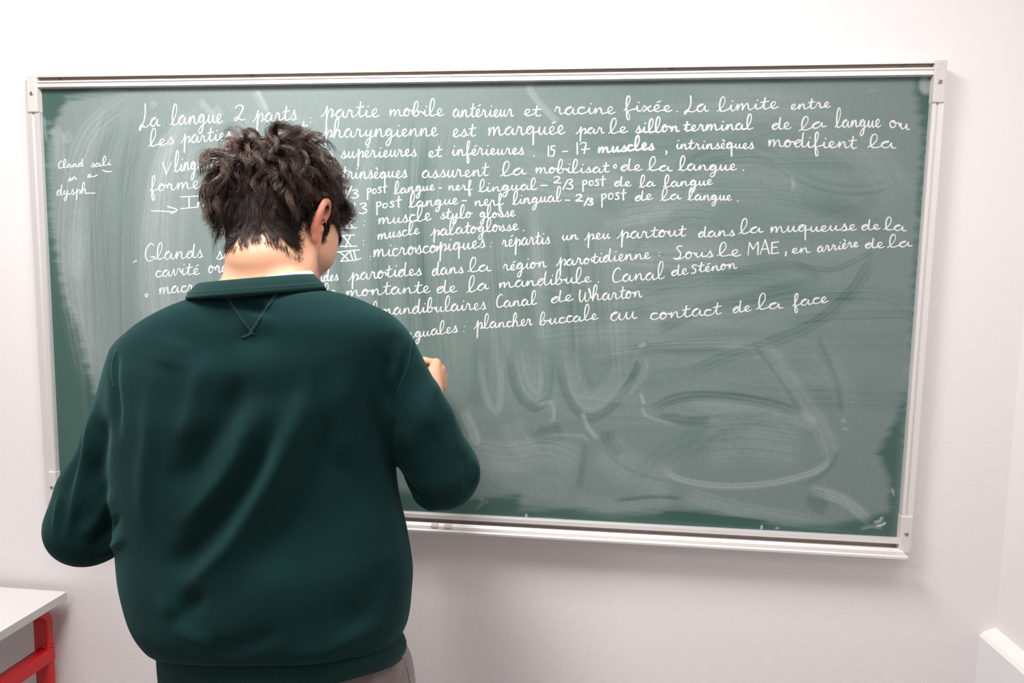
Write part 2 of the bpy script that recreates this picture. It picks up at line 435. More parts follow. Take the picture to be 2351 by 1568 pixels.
bot_prof = [(YB + 0.002, zi + 0.001), (YFR + 0.006, zi + 0.001), (YFR, zi - 0.001), (YFR, zi - 0.0095), (-0.013, zi - 0.0105), (-0.013, zr - 0.003), (YFR, zr), (YFR - 0.002, zr - 0.002), (YFR - 0.004, zr - 0.002),
            (YFR - 0.006, zr - 0.0045), (-0.052, zr - 0.0065), (-0.0545, zr - 0.0055), (-0.0565, zr - 0.008), (-0.0565, zr - 0.0125), (-0.050, zr - 0.0145), (-0.001, zr - 0.0145), (-0.001, zi - 0.004), (YB + 0.002, zi - 0.004)]
tray = rail('chalk_tray', bot_prof, bx0 - 0.006, bx1 + 0.006, inner=(M['alu_dirty_shaded'], -0.0135))
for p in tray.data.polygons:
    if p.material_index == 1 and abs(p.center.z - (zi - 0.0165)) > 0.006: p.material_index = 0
# --- corner caps, each with its screw
def screw_bm(c, r=0.0042):
    bm = bmesh.new(); c = Vector(c)
    def ring(rad, dy, n=16): return [bm.verts.new((c.x + rad * math.cos(2 * math.pi * i / n), c.y + dy, c.z + rad * math.sin(2 * math.pi * i / n))) for i in range(n)]
    rs = [ring(r, 0.002), ring(r, -0.0008), ring(r * .8, -0.0016), ring(r * .45, -0.0016), ring(r * .32, 0.0002)]
    for a, b in zip(rs, rs[1:]):
        for i in range(16): bm.faces.new((a[i], a[(i + 1) % 16], b[(i + 1) % 16], b[i]))
    bm.faces.new(rs[-1])
    return bm
def cap(x0, x1, z0, z1, zs, zd, zcut):
    bm = bmesh.new()
    add_box(bm, np.array([x0, -0.0005, z0]), np.array([x1, YFR - 0.0035, z1]), 0.0022)
    c = Vector(((x0 + x1) / 2, YFR - 0.0034, zd))     # round moulding mark
    ring = [[bm.verts.new((c.x + r * math.cos(i * math.pi / 10), YFR - 0.0035 - dy, c.z + r * math.sin(i * math.pi / 10))) for i in range(20)] for r, dy in ((0.0062, 0), (0.0058, 0.0004), (0.0050, 0.0004), (0.0046, 0))]
    for a, b in zip(ring, ring[1:]):
        for i in range(20): bm.faces.new((a[i], a[(i + 1) % 20], b[(i + 1) % 20], b[i]))
    o = from_bm('corner_cap', bm, M['cap'], board)
    from_bm('screw', screw_bm(((x0 + x1) / 2, YFR - 0.0035, zs)), M['screw'], o)
    return o
zc = lambda x, y: at(x, y, YFR - 0.003)[2]
cap(at(61, 210, YFR - .003)[0], bx0 + .0009, zc(70, 257), zc(70, 171), zc(70, 215), zc(70, 183), 0)
cap(bx1 - .0009, at(2172, 190, YFR - .003)[0], zc(2155, 235), zc(2160, 137.5), zc(2159, 188), zc(2160, 152), 0)
cap(bx1 - .0009, at(2094, 1230, YFR - .003)[0], zc(2085, 1271), zc(2085, 1186), zc(2081, 1226), zc(2080, 1262), 0)
cap(at(111, 1120, YFR - .003)[0], bx0 + .0009, zc(113, 1163), zc(113, 1083), zc(118, 1119), zc(118, 1155), 0)
for px, py in ((138, 183), (577, 175), (1047, 166), (1543, 160), (2077, 152)):
    c = at(px, py, -0.022); from_bm('screw', screw_bm((c[0], -0.0220, oz1 - h * .30), 0.0036), M['screw'], top)
for px, py in ((1035, 1196), (1503, 1222), (1990, 1250)):
    c = at(px, py, -0.0135); from_bm('screw', screw_bm((c[0], -0.0135, zi - 0.0145), 0.0032), M['screw'], tray)

# ================================================================== HANDWRITING (stroke letters, joined as in cursive)
# letter: (advance, main stroke, [extra strokes]); x-height = 1, base line = 0
def flat(s): 
    v = [float(t) for t in s.split()]
    return list(zip(v[0::2], v[1::2]))
G = {
 'a': (1.15, ".12 .40 .30 .75 .62 .96 .42 1.0 .16 .72 .12 .26 .36 .0 .62 .22 .80 .86 .78 .36 .90 .03 1.12 .10", []),
 'b': (1.02, ".06 .30 .40 .9 .56 1.8 .44 2.35 .24 2.1 .14 1.2 .16 .2 .40 .0 .68 .3 .64 .78 .54 .84 .70 .62 1.0 .72", []),
 'c': (0.80, ".06 .25 .20 .75 .58 .92 .62 .82 .36 .98 .12 .70 .16 .18 .44 .0 .78 .20", []),
 'd': (1.15, ".12 .40 .64 .92 .40 1.0 .14 .66 .18 .12 .44 .02 .68 .5 .80 1.5 .84 2.1 .80 1.4 .78 .36 .90 .03 1.12 .12", []),
 'e': (0.82, ".10 .18 .42 .45 .56 .80 .40 1.0 .18 .72 .22 .20 .46 .0 .80 .22", []),
 'f': (0.80, ".05 .10 .36 .9 .50 1.8 .36 2.2 .22 1.7 .26 .3 .32 -.8 .46 -1.2 .56 -.8 .42 -.2 .30 -.02 .55 .15 .78 .30", []),
 'g': (1.05, ".12 .40 .60 .94 .38 1.0 .14 .70 .20 .24 .44 .16 .64 .5 .72 .94 .72 .1 .62 -.8 .38 -1.15 .22 -.85 .48 -.3 1.02 .15", []),
 'h': (1.15, ".06 .30 .42 1.1 .54 1.9 .42 2.35 .22 2.0 .15 1.0 .14 .0 .16 .1 .34 .75 .56 .95 .70 .70 .70 .25 .84 .02 1.10 .15", []),
 'i': (0.62, ".10 .35 .26 .95 .24 .40 .36 .03 .60 .15", [".34 1.48 .37 1.44"]),
 'ï': (0.62, ".10 .35 .26 .95 .24 .40 .36 .03 .60 .15", []),
 'l': (0.85, "-.02 .05 .30 .55 .56 1.45 .54 2.25 .36 2.45 .20 2.0 .14 1.1 .22 .22 .44 .0 .82 .22", []),
 'm': (1.60, ".10 .55 .22 .95 .22 .40 .20 .02 .24 .15 .42 .78 .58 .95 .66 .60 .66 .02 .70 .15 .88 .78 1.04 .95 1.14 .60 1.18 .20 1.34 .02 1.58 .18", []),
 'n': (1.15, ".10 .55 .22 .95 .22 .40 .20 .02 .24 .15 .44 .78 .62 .95 .72 .60 .76 .18 .92 .02 1.12 .18", []),
 'o': (0.92, ".30 .80 .50 .98 .28 1.0 .08 .60 .20 .06 .46 .06 .62 .48 .52 .92 .42 .94 .52 .72 .90 .78", []),
 'p': (1.10, "-.15 .02 .16 .45 .36 1.30 .36 .5 .38 -1.25 .40 -1.15 .42 .10 .58 .74 .80 .92 .94 .62 .86 .10 .74 .02 1.06 .20", []),
 'q': (1.05, ".12 .40 .60 .94 .38 1.0 .14 .70 .18 .20 .40 .04 .62 .4 .74 .96 .74 .0 .80 -1.25 .80 -1.15 .80 .05 1.02 .28", []),
 'r': (0.92, ".10 .40 .24 1.08 .30 .90 .50 .88 .52 .40 .66 .02 .88 .18", []),
 's': (0.80, ".08 .12 .30 .60 .44 1.10 .46 .80 .62 .36 .50 .02 .24 .04 .40 .00 .76 .14", []),
 't': (0.78, ".10 .30 .30 1.0 .38 1.85 .34 1.1 .30 .36 .44 .02 .74 .18", [".02 1.08 .72 1.20"]),
 'ť': (0.78, ".10 .30 .30 1.0 .38 1.85 .34 1.1 .30 .36 .44 .02 .74 .18", []),
 'u': (1.08, ".10 .40 .22 .95 .20 .38 .36 .02 .58 .28 .74 .95 .72 .36 .86 .03 1.06 .16", []),
 'v': (0.95, ".10 .60 .20 .95 .28 .35 .42 .0 .62 .45 .68 .95 .90 .84", []),
 'x': (0.92, ".08 .60 .22 .95 .45 .5 .68 .02 .88 .16", [".72 .95 .14 .02"]),
 'y': (1.10, ".10 .40 .22 .95 .20 .45 .34 .12 .56 .30 .74 .95 .70 .1 .62 -.8 .40 -1.15 .24 -.85 .48 -.3 1.06 .15", []),
 'é': (0.82, ".10 .18 .42 .45 .56 .80 .40 1.0 .18 .72 .22 .20 .46 .0 .80 .22", [".36 1.38 .66 1.56"]),
 'è': (0.82, ".10 .18 .42 .45 .56 .80 .40 1.0 .18 .72 .22 .20 .46 .0 .80 .22", [".30 1.62 .52 1.34"]),
 # printed letters and capitals start a new stroke
 'P': (0.95, None, [".20 .95 .26 .0 .32 -1.15", ".20 .62 .44 1.02 .72 .86 .66 .40 .30 .16"]),
 'O': (0.85, None, [".40 .85 .14 .70 .14 .14 .44 .02 .68 .40 .56 .82 .40 .85"]),
 'S': (0.80, None, [".62 .95 .36 1.08 .16 .84 .50 .46 .52 .10 .22 .0 .08 .10"]),
 'Š': (0.85, None, [".66 1.55 .36 1.75 .14 1.4 .52 .8 .56 .25 .24 .0 .04 .20"]),
 'T': (0.75, None, [".34 1.75 .32 .9 .36 .0 .48 .04", ".04 1.05 .70 1.15"]),
 'L': (1.05, ".46 2.35 .52 1.5 .42 .6 .06 -.30 .0 -.05 .22 .30 .42 .05 .70 -.02 1.02 .20", []),
 'C': (1.05, ".78 1.75 .62 2.05 .30 1.8 .08 1.0 .18 .2 .50 .0 1.00 .25", []),
 'G': (1.15, ".90 1.90 .55 2.15 .14 1.5 .06 .6 .36 -.1 .84 .0 .92 .35 .62 .45 1.05 .40", []),
 'Ş': (1.10, ".80 1.95 .50 2.05 .30 1.7 .66 1.0 .62 .3 .20 .05 .04 .25 .30 .02 .70 .05 1.05 .30", []),
 'V': (0.95, None, [".05 2.0 .42 .0", ".42 .0 .80 1.95"]),
 'I': (0.6, None, [".3 2.0 .34 .0", "-.1 2.05 .75 2.0", "-.05 -.05 .75 .02"]),
 'M': (1.15, None, [".10 .0 .16 2.0", ".16 2.0 .52 .95 .55 .9", ".55 .9 .95 2.0 1.02 .0"]),
 'A': (1.0, None, [".05 .0 .45 2.1", ".45 2.1 .90 .0", ".15 .75 .80 .72"]),
 'E': (0.9, None, [".75 2.0 .15 1.92 .15 1.9", ".15 1.9 .18 .02 .20 .0", ".20 .0 .85 .10", ".18 1.05 .65 1.10"]),
 'W': (1.55, ".10 1.9 .06 .9 .20 .08 .42 .1 .66 .8 .74 1.5 .74 .5 .86 .05 1.10 .1 1.38 .9 1.30 1.7 1.10 2.0", []),
 '1': (0.45, None, [".22 1.6 .30 .0"]), '¹': (0.55, None, [".02 1.1 .26 1.6 .30 .0"]),
 '2': (0.95, None, [".08 1.35 .24 1.62 .60 1.60 .70 1.2 .44 .55 .20 .04 .06 .20 .28 .40 .60 .06 .92 .10"]),
 '3': (0.75, None, [".10 1.45 .45 1.62 .58 1.25 .30 .90 .62 .62 .62 .20 .30 .0 .05 .15"]),
 '5': (0.80, None, [".70 1.55 .22 1.52 .24 .95 .58 .95 .66 .45 .42 .0 .08 .02"]),
 '7': (0.95, None, [".05 1.4 .20 1.65 .60 1.55 .55 .8 .50 .0", ".22 .62 .98 .72"]),
 '-': (0.6, None, [".05 .5 .55 .5"]), '.': (0.3, None, [".12 .02 .15 .05 .17 .02"]), ':': (0.3, None, [".12 .12 .15 .15", ".15 .9 .18 .93"]),
 ',': (0.3, None, [".14 .25 .22 .05 .16 -.45"]), '/': (0.5, None, [".45 1.6 .05 -.2"]), '°': (0.4, None, [".2 .3 .05 .15 .15 .0 .3 .1 .25 .28 .2 .3"]),
}
G = {c: (w_, flat(m_) if m_ else None, [flat(e_) for e_ in ex]) for c, (w_, m_, ex) in G.items()}
# every line: words as (text, x0, base y0, x1, base y1, x-height) measured on the photograph
LINES = [
 [("La", 320, 293, 374, 290, 23), ("langue", 391, 288, 518, 282, 23), ("2", 536, 278, 563, 276, 22), ("parts", 584, 281, 687, 275, 21), (":", 708, 283, 717, 281, 15),
  ("partie", 742, 269, 875, 269, 20), ("mobile", 891, 267, 1024, 267, 17), ("antérieur", 1038, 269, 1185, 268, 18), ("et", 1200, 266, 1246, 267, 15),
  ("racine", 1272, 263, 1417, 261, 17), ("fixée", 1432, 256, 1548, 256, 16), (".", 1550, 256, 1557, 256, 12), ("La", 1571, 257, 1632, 255, 17), ("limite", 1648, 256, 1791, 249, 16), ("entre", 1814, 252, 1910, 247, 14)],
 [("les", 342, 338, 405, 330, 18), ("parties", 418, 329, 536, 321, 18), ("et", 664, 311, 712, 307, 17), ("pharyngienne", 741, 316, 1010, 313, 20), ("est", 1038, 314, 1097, 312, 18), ("marquée", 1118, 311, 1303, 308, 20),
  ("par", 1325, 307, 1393, 306, 15), ("le", 1397, 307, 1446, 304, 14), ("sillon", 1458, 305, 1564, 302, 15, 1.25), ("terminal", 1569, 302, 1732, 297, 15, 1.15), ("de", 1770, 297, 1821, 297, 15), ("la", 1836, 301, 1902, 291, 15),
  ("langue", 1918, 292, 2027, 292, 18), ("ou", 2041, 292, 2094, 299, 16)],
 [("V", 370, 400, 395, 400, 17), ("lingual", 400, 395, 500, 386, 20), ("les", 500, 386, 575, 381, 19), ("s", 748, 362, 767, 361, 15), ("supérieures", 782, 364, 962, 358, 17), ("et", 982, 361, 1018, 360, 14),
  ("inférieures", 1036, 358, 1208, 354, 16), (".", 1222, 358, 1229, 358, 14), ("15", 1254, 359, 1279, 359, 17), ("-", 1290, 356, 1305, 355, 17), ("17", 1318, 354, 1356, 353, 18), ("muscles", 1371, 351, 1507, 343, 15, 1.55), (",", 1525, 350, 1532, 350, 13),
  ("intrinsèques", 1550, 343, 1735, 341, 14), ("modifient", 1760, 336, 1972, 341, 16), ("la", 1992, 338, 2062, 341, 15)],
 [("forme", 343, 441, 463, 433, 18), ("extrinsèques", 755, 412, 939, 408, 17), ("assurent", 967, 409, 1127, 404, 18), ("la", 1149, 405, 1213, 399, 15), ("mobilisat", 1227, 398, 1402, 396, 14), ("°", 1407, 386, 1418, 386, 28), ("de", 1423, 393, 1477, 391, 13),
  ("la", 1487, 392, 1547, 392, 13), ("langue", 1557, 392, 1696, 391, 15), (".", 1703, 391, 1710, 391, 12)],
 [("I", 417, 479, 446, 477, 14.5), ("nnerva", 452, 478, 530, 470, 15), ("¹", 786, 446, 800, 446, 15), ("/", 793, 452, 807, 452, 16), ("3", 804, 456, 824, 455, 14), ("POST", 840, 445, 892, 442, 13), ("langue", 905, 446, 1001, 436, 13), ("-", 1006, 438, 1014, 438, 12),
  ("nerf", 1028, 437, 1088, 437, 13), ("lingual", 1098, 441, 1237, 435, 13), ("-", 1240, 432, 1258, 432, 12), ("2", 1270, 421, 1288, 421, 10), ("/", 1292, 433, 1304, 433, 14), ("3", 1300, 435, 1317, 435, 14.5), ("POST", 1334, 426, 1394, 426, 13),
  ("de", 1409, 428, 1453, 427, 12), ("la", 1468, 431, 1507, 426, 12), ("langue", 1524, 430, 1640, 424, 13)],
 [("1", 809, 488, 818, 488, 15), ("3", 822, 491, 843, 491, 17), ("POST", 860, 478, 925, 475, 14), ("langue", 939, 477, 1056, 468, 14), ("-", 1059, 467, 1071, 467, 14), ("nerf", 1088, 473, 1159, 471, 14), ("lingual", 1176, 470, 1294, 462, 14), ("-", 1297, 466, 1310, 466, 13),
  ("2", 1321, 462, 1339, 462, 10, 1.2), ("/", 1341, 470, 1351, 470, 10, 1.2), ("3", 1349, 471, 1363, 471, 10.5, 1.3), ("POST", 1377, 459, 1442, 458, 16), ("de", 1456, 462, 1503, 458, 13), ("la", 1517, 461, 1567, 457, 12), ("langue", 1580, 460, 1684, 460, 13), (".", 1690, 462, 1697, 462, 12)],
 [(":", 832, 520, 841, 518, 13), ("muscle", 866, 516, 995, 506, 17), ("stylo", 1009, 503, 1088, 500, 13), ("glosse", 1100, 501, 1186, 497, 13)],
 [(":", 832, 563, 839, 563, 13), ("muscle", 865, 552, 967, 536, 15), ("palatoglosse", 990, 541, 1194, 528, 15), (".", 1198, 530, 1205, 530, 12)],
 [(":", 847, 597, 854, 597, 9), ("microscopiques", 855, 592, 1120, 568, 19), (":", 1122, 568, 1131, 568, 11), ("répartis", 1152, 567, 1268, 559, 17), ("un", 1288, 552, 1332, 550, 13), ("peu", 1345, 552, 1405, 547, 15), ("partout", 1420, 548, 1579, 542, 16),
  ("dans", 1602, 545, 1691, 541, 14), ("la", 1696, 538, 1756, 533, 14), ("muqueuse", 1766, 534, 1971, 529, 15), ("de", 1977, 528, 2025, 527, 13), ("la", 2029, 528, 2085, 531, 14)],
 [("Glands", 333, 597, 472, 592, 18), ("sali", 496, 596, 575, 588, 18), ("cavité", 356, 637, 462, 630, 17), ("orale", 477, 627, 562, 622, 16), ("°", 332, 681, 341, 681, 26), ("macrosco", 363, 676, 515, 663, 16)],
 [("Cland", 133, 387, 194, 382, 8.5), ("sali", 207, 384, 257, 379, 9), ("sn", 155, 417, 180, 411, 9), ("e", 199, 408, 212, 406, 8), ("dysph", 129, 449, 205, 444, 12)],
 [("glandes", 690, 652, 781, 643, 14), ("parotides", 803, 644, 973, 631, 17), ("dans", 991, 633, 1069, 626, 16), ("la", 1075, 624, 1133, 622, 15), ("région", 1153, 622, 1259, 613, 15), ("parotidienne", 1279, 611, 1497, 594, 15), (":", 1510, 588, 1517, 588, 9),
  ("Şous", 1546, 596, 1643, 589, 15), ("le", 1648, 588, 1704, 589, 15), ("MAE", 1715, 586, 1794, 582, 15.5), (",", 1801, 582, 1807, 582, 14), ("en", 1816, 582, 1864, 580, 13), ("arrière", 1876, 580, 1975, 566, 13), ("de", 1984, 570, 2035, 569, 13), ("la", 2039, 569, 2099, 565, 14)],
 [("le", 742, 682, 776, 680, 14), ("montante", 792, 681, 992, 672, 16), ("de", 1001, 672, 1054, 671, 14), ("la", 1073, 673, 1126, 663, 15), ("mandibule", 1144, 661, 1362, 648, 15), (".", 1370, 649, 1378, 649, 16), ("Canal", 1405, 649, 1530, 640, 17), ("de", 1539, 633, 1584, 630, 13), ("Šténon", 1586, 628, 1696, 616, 13)],
 [("submandibulaires", 818, 727, 1120, 710, 16), ("Canal", 1138, 706, 1236, 699, 15), ("de", 1262, 697, 1320, 689, 15), ("Wharton", 1329, 693, 1480, 682, 16)],
 [("linguales", 905, 782, 1055, 762, 15), (":", 1062, 763, 1069, 763, 15), ("plancher", 1091, 755, 1227, 747, 15), ("buccale", 1238, 747, 1377, 733, 15), ("au", 1400, 737, 1468, 732, 19), ("contact", 1492, 734, 1660, 722, 17), ("de", 1681, 719, 1728, 714, 14), ("la", 1737, 711, 1803, 707, 15), ("face", 1819, 704, 1906, 693, 15)],
]
# free marks: polylines on the photograph, added to a line
MARKS = {4: [[(348, 484), (375, 485), (402, 487)], [(384, 474), (404, 480), (405, 484), (392, 490.5)]],
 6: [[(781, 503), (784, 524)], [(790, 500), (801, 512), (811, 523)], [(814, 500), (804, 510), (793, 523)], [(775, 525), (797, 524), (819, 523)], [(777, 502), (797, 501), (816, 500)]],
 7: [[(778, 541.6), (796, 540.5), (814, 539.5)], [(780.6, 565.6), (800, 565.7), (820, 565.6)], [(787, 541), (797, 553), (806, 565)], [(805, 540), (799, 553), (793.4, 568)]],
 8: [[(772.5, 579), (800, 576), (825, 574)], [(782, 600), (815, 597.5), (829, 593)], [(780.6, 579), (791, 588), (801, 598)], [(802, 578), (792, 588), (783, 599.5)], [(803.6, 578), (807, 588), (810, 597)], [(812.5, 576.5), (815, 586), (817, 594.4)]],
 9: [[(306.6, 603), (310, 599.5), (314, 599)]],
 10: [[(236, 391), (244, 394), (256, 394)], [(211, 406), (217, 405), (224, 401.5)], [(200, 444), (208, 443.5), (218.6, 443.5)]]}
OFF = {'n': 0.0}
hw_rng = np.random.default_rng(21)
def word_strokes(text, x0, y0, x1, y1, xh):
    xh = xh * 0.93
    if len(text) > 1: x1 = x1 - xh * 0.28
    tot = sum(G[c][0] for c in text); sx = (x1 - x0) / tot
    strokes, cur, x = [], [], 0.0
    def P(px, py, j): return (x0 + (x + px) * sx + py * xh * 0.06, y0 + (y1 - y0) * (x + px) / tot - py * xh * j)
    for c in text:
        adv, main, ext = G[c]; j = 1 + hw_rng.uniform(-.10, .10)
        dx, dy = hw_rng.uniform(-.04, .04), hw_rng.uniform(-.05, .05)
        if main is None:
            if len(cur) > 1: strokes.append(cur)
            cur = []
        else:
            cur = cur + [P(px + dx, py + dy, j) for px, py in main]
        for e in ext: strokes.append([P(px + dx, py + dy, j) for px, py in e])
        x += adv
    if len(cur) > 1: strokes.append(cur)
    return strokes
M['writing'] = mat('chalk_line', (0.80, 0.80, 0.80), 0.95, spec=0.1)
_k = N(M['writing'])
_k.l(_k.mix(_k.math('MULTIPLY', _k.noise(1400, 2), 0.30), (0.68, 0.69, 0.695), (0.46, 0.52, 0.52)), _k.b.inputs['Base Color'])
def on_board(S, y): return np.array([at(a, b, y) for a, b in S])
NSTROKE = [0]
def ribbon(V, Fc, S, hw):
    NSTROKE[0] += 1; base = 0.00014 + (NSTROKE[0] % 7) * 0.000028
    C = catmull(np.array(S), 7) if len(S) > 2 else catmull(np.array([S[0], ((S[0][0] + S[1][0]) / 2, (S[0][1] + S[1][1]) / 2), S[1]]), 5)
    keep = [0]
    for i in range(1, len(C)):
        if np.hypot(*(C[i] - C[keep[-1]])) > 0.8 or i == len(C) - 1: keep.append(i)
    C = C[keep]; n = len(C)
    W3 = on_board(C, YB); d = np.gradient(W3, axis=0) if n > 1 else np.zeros_like(W3)
    d /= np.maximum(np.linalg.norm(d, axis=1)[:, None], 1e-9)
    nrm = np.stack([-d[:, 2], np.zeros(n), d[:, 0]], 1)
    s = np.linspace(0, 1, n)
    # chalk presses a little harder on down strokes
    wdt = hw * (1 + 0.22 * np.clip(-d[:, 2], -1, 1) + 0.10 * np.sin(s * 23 + hw_rng.uniform(0, 6)))
    b = len(V)
    for i in range(n):
        o = nrm[i] * wdt[i]
        lz = -(base + 0.00010 * s[i])
        V.append(W3[i] + o + (0, lz * .4, 0)); V.append(W3[i] + o * .6 + (0, lz, 0)); V.append(W3[i] - o * .6 + (0, lz, 0)); V.append(W3[i] - o + (0, lz * .4, 0))
        if i: 
            for k_ in range(3): Fc.append((b + 4 * i - 4 + k_, b + 4 * i + k_, b + 4 * i + k_ + 1, b + 4 * i - 3 + k_))
    for i, sg in ((0, -1), (n - 1, 1)):                            # rounded ends
        c = len(V); t = d[i] * sg
        V.append(W3[i] + nrm[i] * wdt[i] * .6 + t * wdt[i] * .75 + (0, -(base + 0.00010 * s[i]) * .5, 0)); V.append(W3[i] - nrm[i] * wdt[i] * .6 + t * wdt[i] * .75 + (0, -(base + 0.00010 * s[i]) * .5, 0))
        j = b + 4 * i
        Fc.append((j, j + 1, c, c)); Fc.append((j + 1, j + 2, c + 1, c)); Fc.append((j + 2, j + 3, c + 1, c + 1))
SEGS = []
for li, words in enumerate(LINES):                 # a line is split where the writing breaks off
    cur = []
    for wd in words:
        if cur and (wd[0] in ('e',) or wd[1] - cur[-1][3] > (2 if li == 10 else 32) or (li == 5 and len(cur) == 2 and cur[0][0] == '1') or wd[2] - cur[-1][4] > 20): SEGS.append((li, cur)); cur = []
        cur.append(wd)
    SEGS.append((li, cur))
done = set()
for li, words in SEGS:
    V, Fc = [], []
    for wd in words:
        k_ = wd[6] if len(wd) > 6 else 1.0
        for S in word_strokes(*wd[:6]): ribbon(V, Fc, S, (0.00130 if li != 10 else 0.00115) * k_)
    for S in ([] if li in done else MARKS.get(li, [])): ribbon(V, Fc, S, 0.0013)
    done.add(li)
    me = bpy.data.meshes.new('chalk_writing')
    me.from_pydata([tuple(v) for v in V], [], [tuple(dict.fromkeys(f)) for f in Fc]); me.update()
    o = link('chalk_writing', me, M['writing'], board); o['label'] = 'white chalk handwriting'

# ================================================================== CHALK ON THE TRAY
def chalk_piece(x0, x1, label):
    r = 0.0056; yc = -0.0455; zc_ = zr - 0.0052 + r
    bm = bmesh.new(); n = 20; rings = []
    prof = [(0, r * .80), (0.0012, r * .97), (0.004, r), ((x1 - x0) * .6, r * 1.0), (x1 - x0 - 0.002, r * .98), (x1 - x0, r * .86)]
    for s, rr in prof:
        rings.append([bm.verts.new((x0 + s + (random.uniform(-.0004, .0004) if s > 0.01 else 0), yc + rr * math.cos(2 * math.pi * i / n), zc_ + rr * math.sin(2 * math.pi * i / n))) for i in range(n)])
    for a, b in zip(rings, rings[1:]):
        for i in range(n): bm.faces.new((a[i], a[(i + 1) % n], b[(i + 1) % n], b[i]))
    bm.faces.new(rings[0][::-1]); bm.faces.new(rings[-1])
    o = from_bm('chalk_stick', bm, M['chalk'])
    tag(o, label, 'chalk', 'chalk stubs on the tray')
    return o
cx_ = lambda px: at(px, 1209, -0.0445)[0]
chalk_piece(cx_(991), cx_(1006.5), 'shorter white chalk stub on the tray, the one nearer the person')
chalk_piece(cx_(1020.5), cx_(1038.5), 'longer white chalk stub on the tray, the one farther from the person')

# ================================================================== TABLE
M['top'] = mat('grey_laminate', (0.66, 0.645, 0.635), 0.42, spec=0.4)
_k = N(M['top']); _k.l(_k.mix(_k.noise(700, 2), (0.64, 0.625, 0.615), (0.70, 0.685, 0.675)), _k.b.inputs['Base Color'])
M['edge'] = mat('grey_edge_band', (0.50, 0.485, 0.47), 0.5)
M['red'] = mat('red_lacquered_steel', (0.56, 0.008, 0.012), 0.32, spec=0.5)
_k = N(M['red']); _k.bump(_k.noise(160, 2), 0.12, 0.001)
tc = at(153.5, 1358, -0.022)                       # back right corner of the table top
TX1, TZ, TY1 = tc[0], tc[2], -0.022
TX0, TY0 = TX1 - 1.30, TY1 - 0.60
table = empty('school_table', ((TX0 + TX1) / 2, (TY0 + TY1) / 2, 0))
tag(table, 'light grey school table with red steel frame standing against the wall', 'table')
TT = 0.0215
o = box('tabletop', (TX0, TY0, TZ - TT), (TX1, TY1, TZ), M['top'], table, 0.0015)
o.data.materials.append(M['edge'])
for p in o.data.polygons:
    if abs(p.normal.z) < 0.5: p.material_index = 1
print('table', TX1, TZ)
for sgn, x in ((1, TX1 - 0.052), (-1, TX0 + 0.06)):
    zt_ = TZ - TT - 0.0005; yb, yf = TY1 - 0.018, TY0 + 0.045
    ry, rx = 0.0105, 0.0190
    path = []
    R_ = 0.042; top_z = zt_ - ry
    path += [(x, yb, 0.0), (x, yb, 0.2), (x, yb, top_z - R_)]
    for i in range(1, 8):
        a_ = i / 8 * math.pi / 2; path.append((x, yb - R_ + R_ * math.cos(a_), top_z - R_ + R_ * math.sin(a_)))
    path += [(x, yb - R_, top_z), (x, yf + R_, top_z)]
    for i in range(1, 8):
        a_ = i / 8 * math.pi / 2; path.append((x, yf + R_ - R_ * math.sin(a_), top_z - R_ + R_ * math.cos(a_)))
    path += [(x, yf, top_z - R_), (x, yf, 0.2), (x, yf, 0.0)]
    bm = bmesh.new()
    # rounded rectangular tube swept in the y-z plane
    sec = []
    for cx, cy, a0 in ((1, 1, 0), (-1, 1, 90), (-1, -1, 180), (1, -1, 270)):
        for i in range(4):
            a_ = math.radians(a0 + 30 * i); sec.append((cx * (rx - .005) + .005 * math.cos(a_), cy * (ry - .005) + .005 * math.sin(a_)))
    rings = []
    for i, p in enumerate(path):
        d = (Vector(path[min(i + 1, len(path) - 1)]) - Vector(path[max(i - 1, 0)])).normalized()
        nn = Vector((1, 0, 0)).cross(d)
        rings.append([bm.verts.new(Vector(p) + Vector((1, 0, 0)) * a + nn * b) for a, b in sec])
    for a, b in zip(rings, rings[1:]):
        for i in range(16): bm.faces.new((a[i], a[(i + 1) % 16], b[(i + 1) % 16], b[i]))
    bm.faces.new(rings[0][::-1]); bm.faces.new(rings[-1])
    leg = from_bm('leg_frame', bm, M['red'], table, smooth=False)
    zs_ = at(110, 1500, yb)[2] + 0.001
    bar = bmesh.new(); add_box(bar, np.array([x - rx * 0.55, yf + ry, zs_ - 0.020]), np.array([x + rx * 1.12, yb + ry * 0.95, zs_ + 0.016]), 0.004)
    from_bm('stretcher', bar, M['red'], table)
    bm = bmesh.new()                                # weld bead
    tube(bm, [(x + rx * 1.0, yb - ry * 1.02, zs_ + 0.017), (x + rx * .4, yb - ry * 1.1, zs_ + 0.020), (x + rx * 1.05, yb + ry * .2, zs_ + 0.019), (x + rx * 1.0, yb + ry * .9, zs_ + 0.018)], [0.0022, 0.004, 0.0045, 0.002], 8)
    from_bm('weld_bead', bm, M['red'], leg, smooth=True)
    for yy in (yb, yf):
        box('foot_cap', (x - rx - .001, yy - ry - .001, 0), (x + rx + .001, yy + ry + .001, 0.03), M['screw'], leg, 0.003)

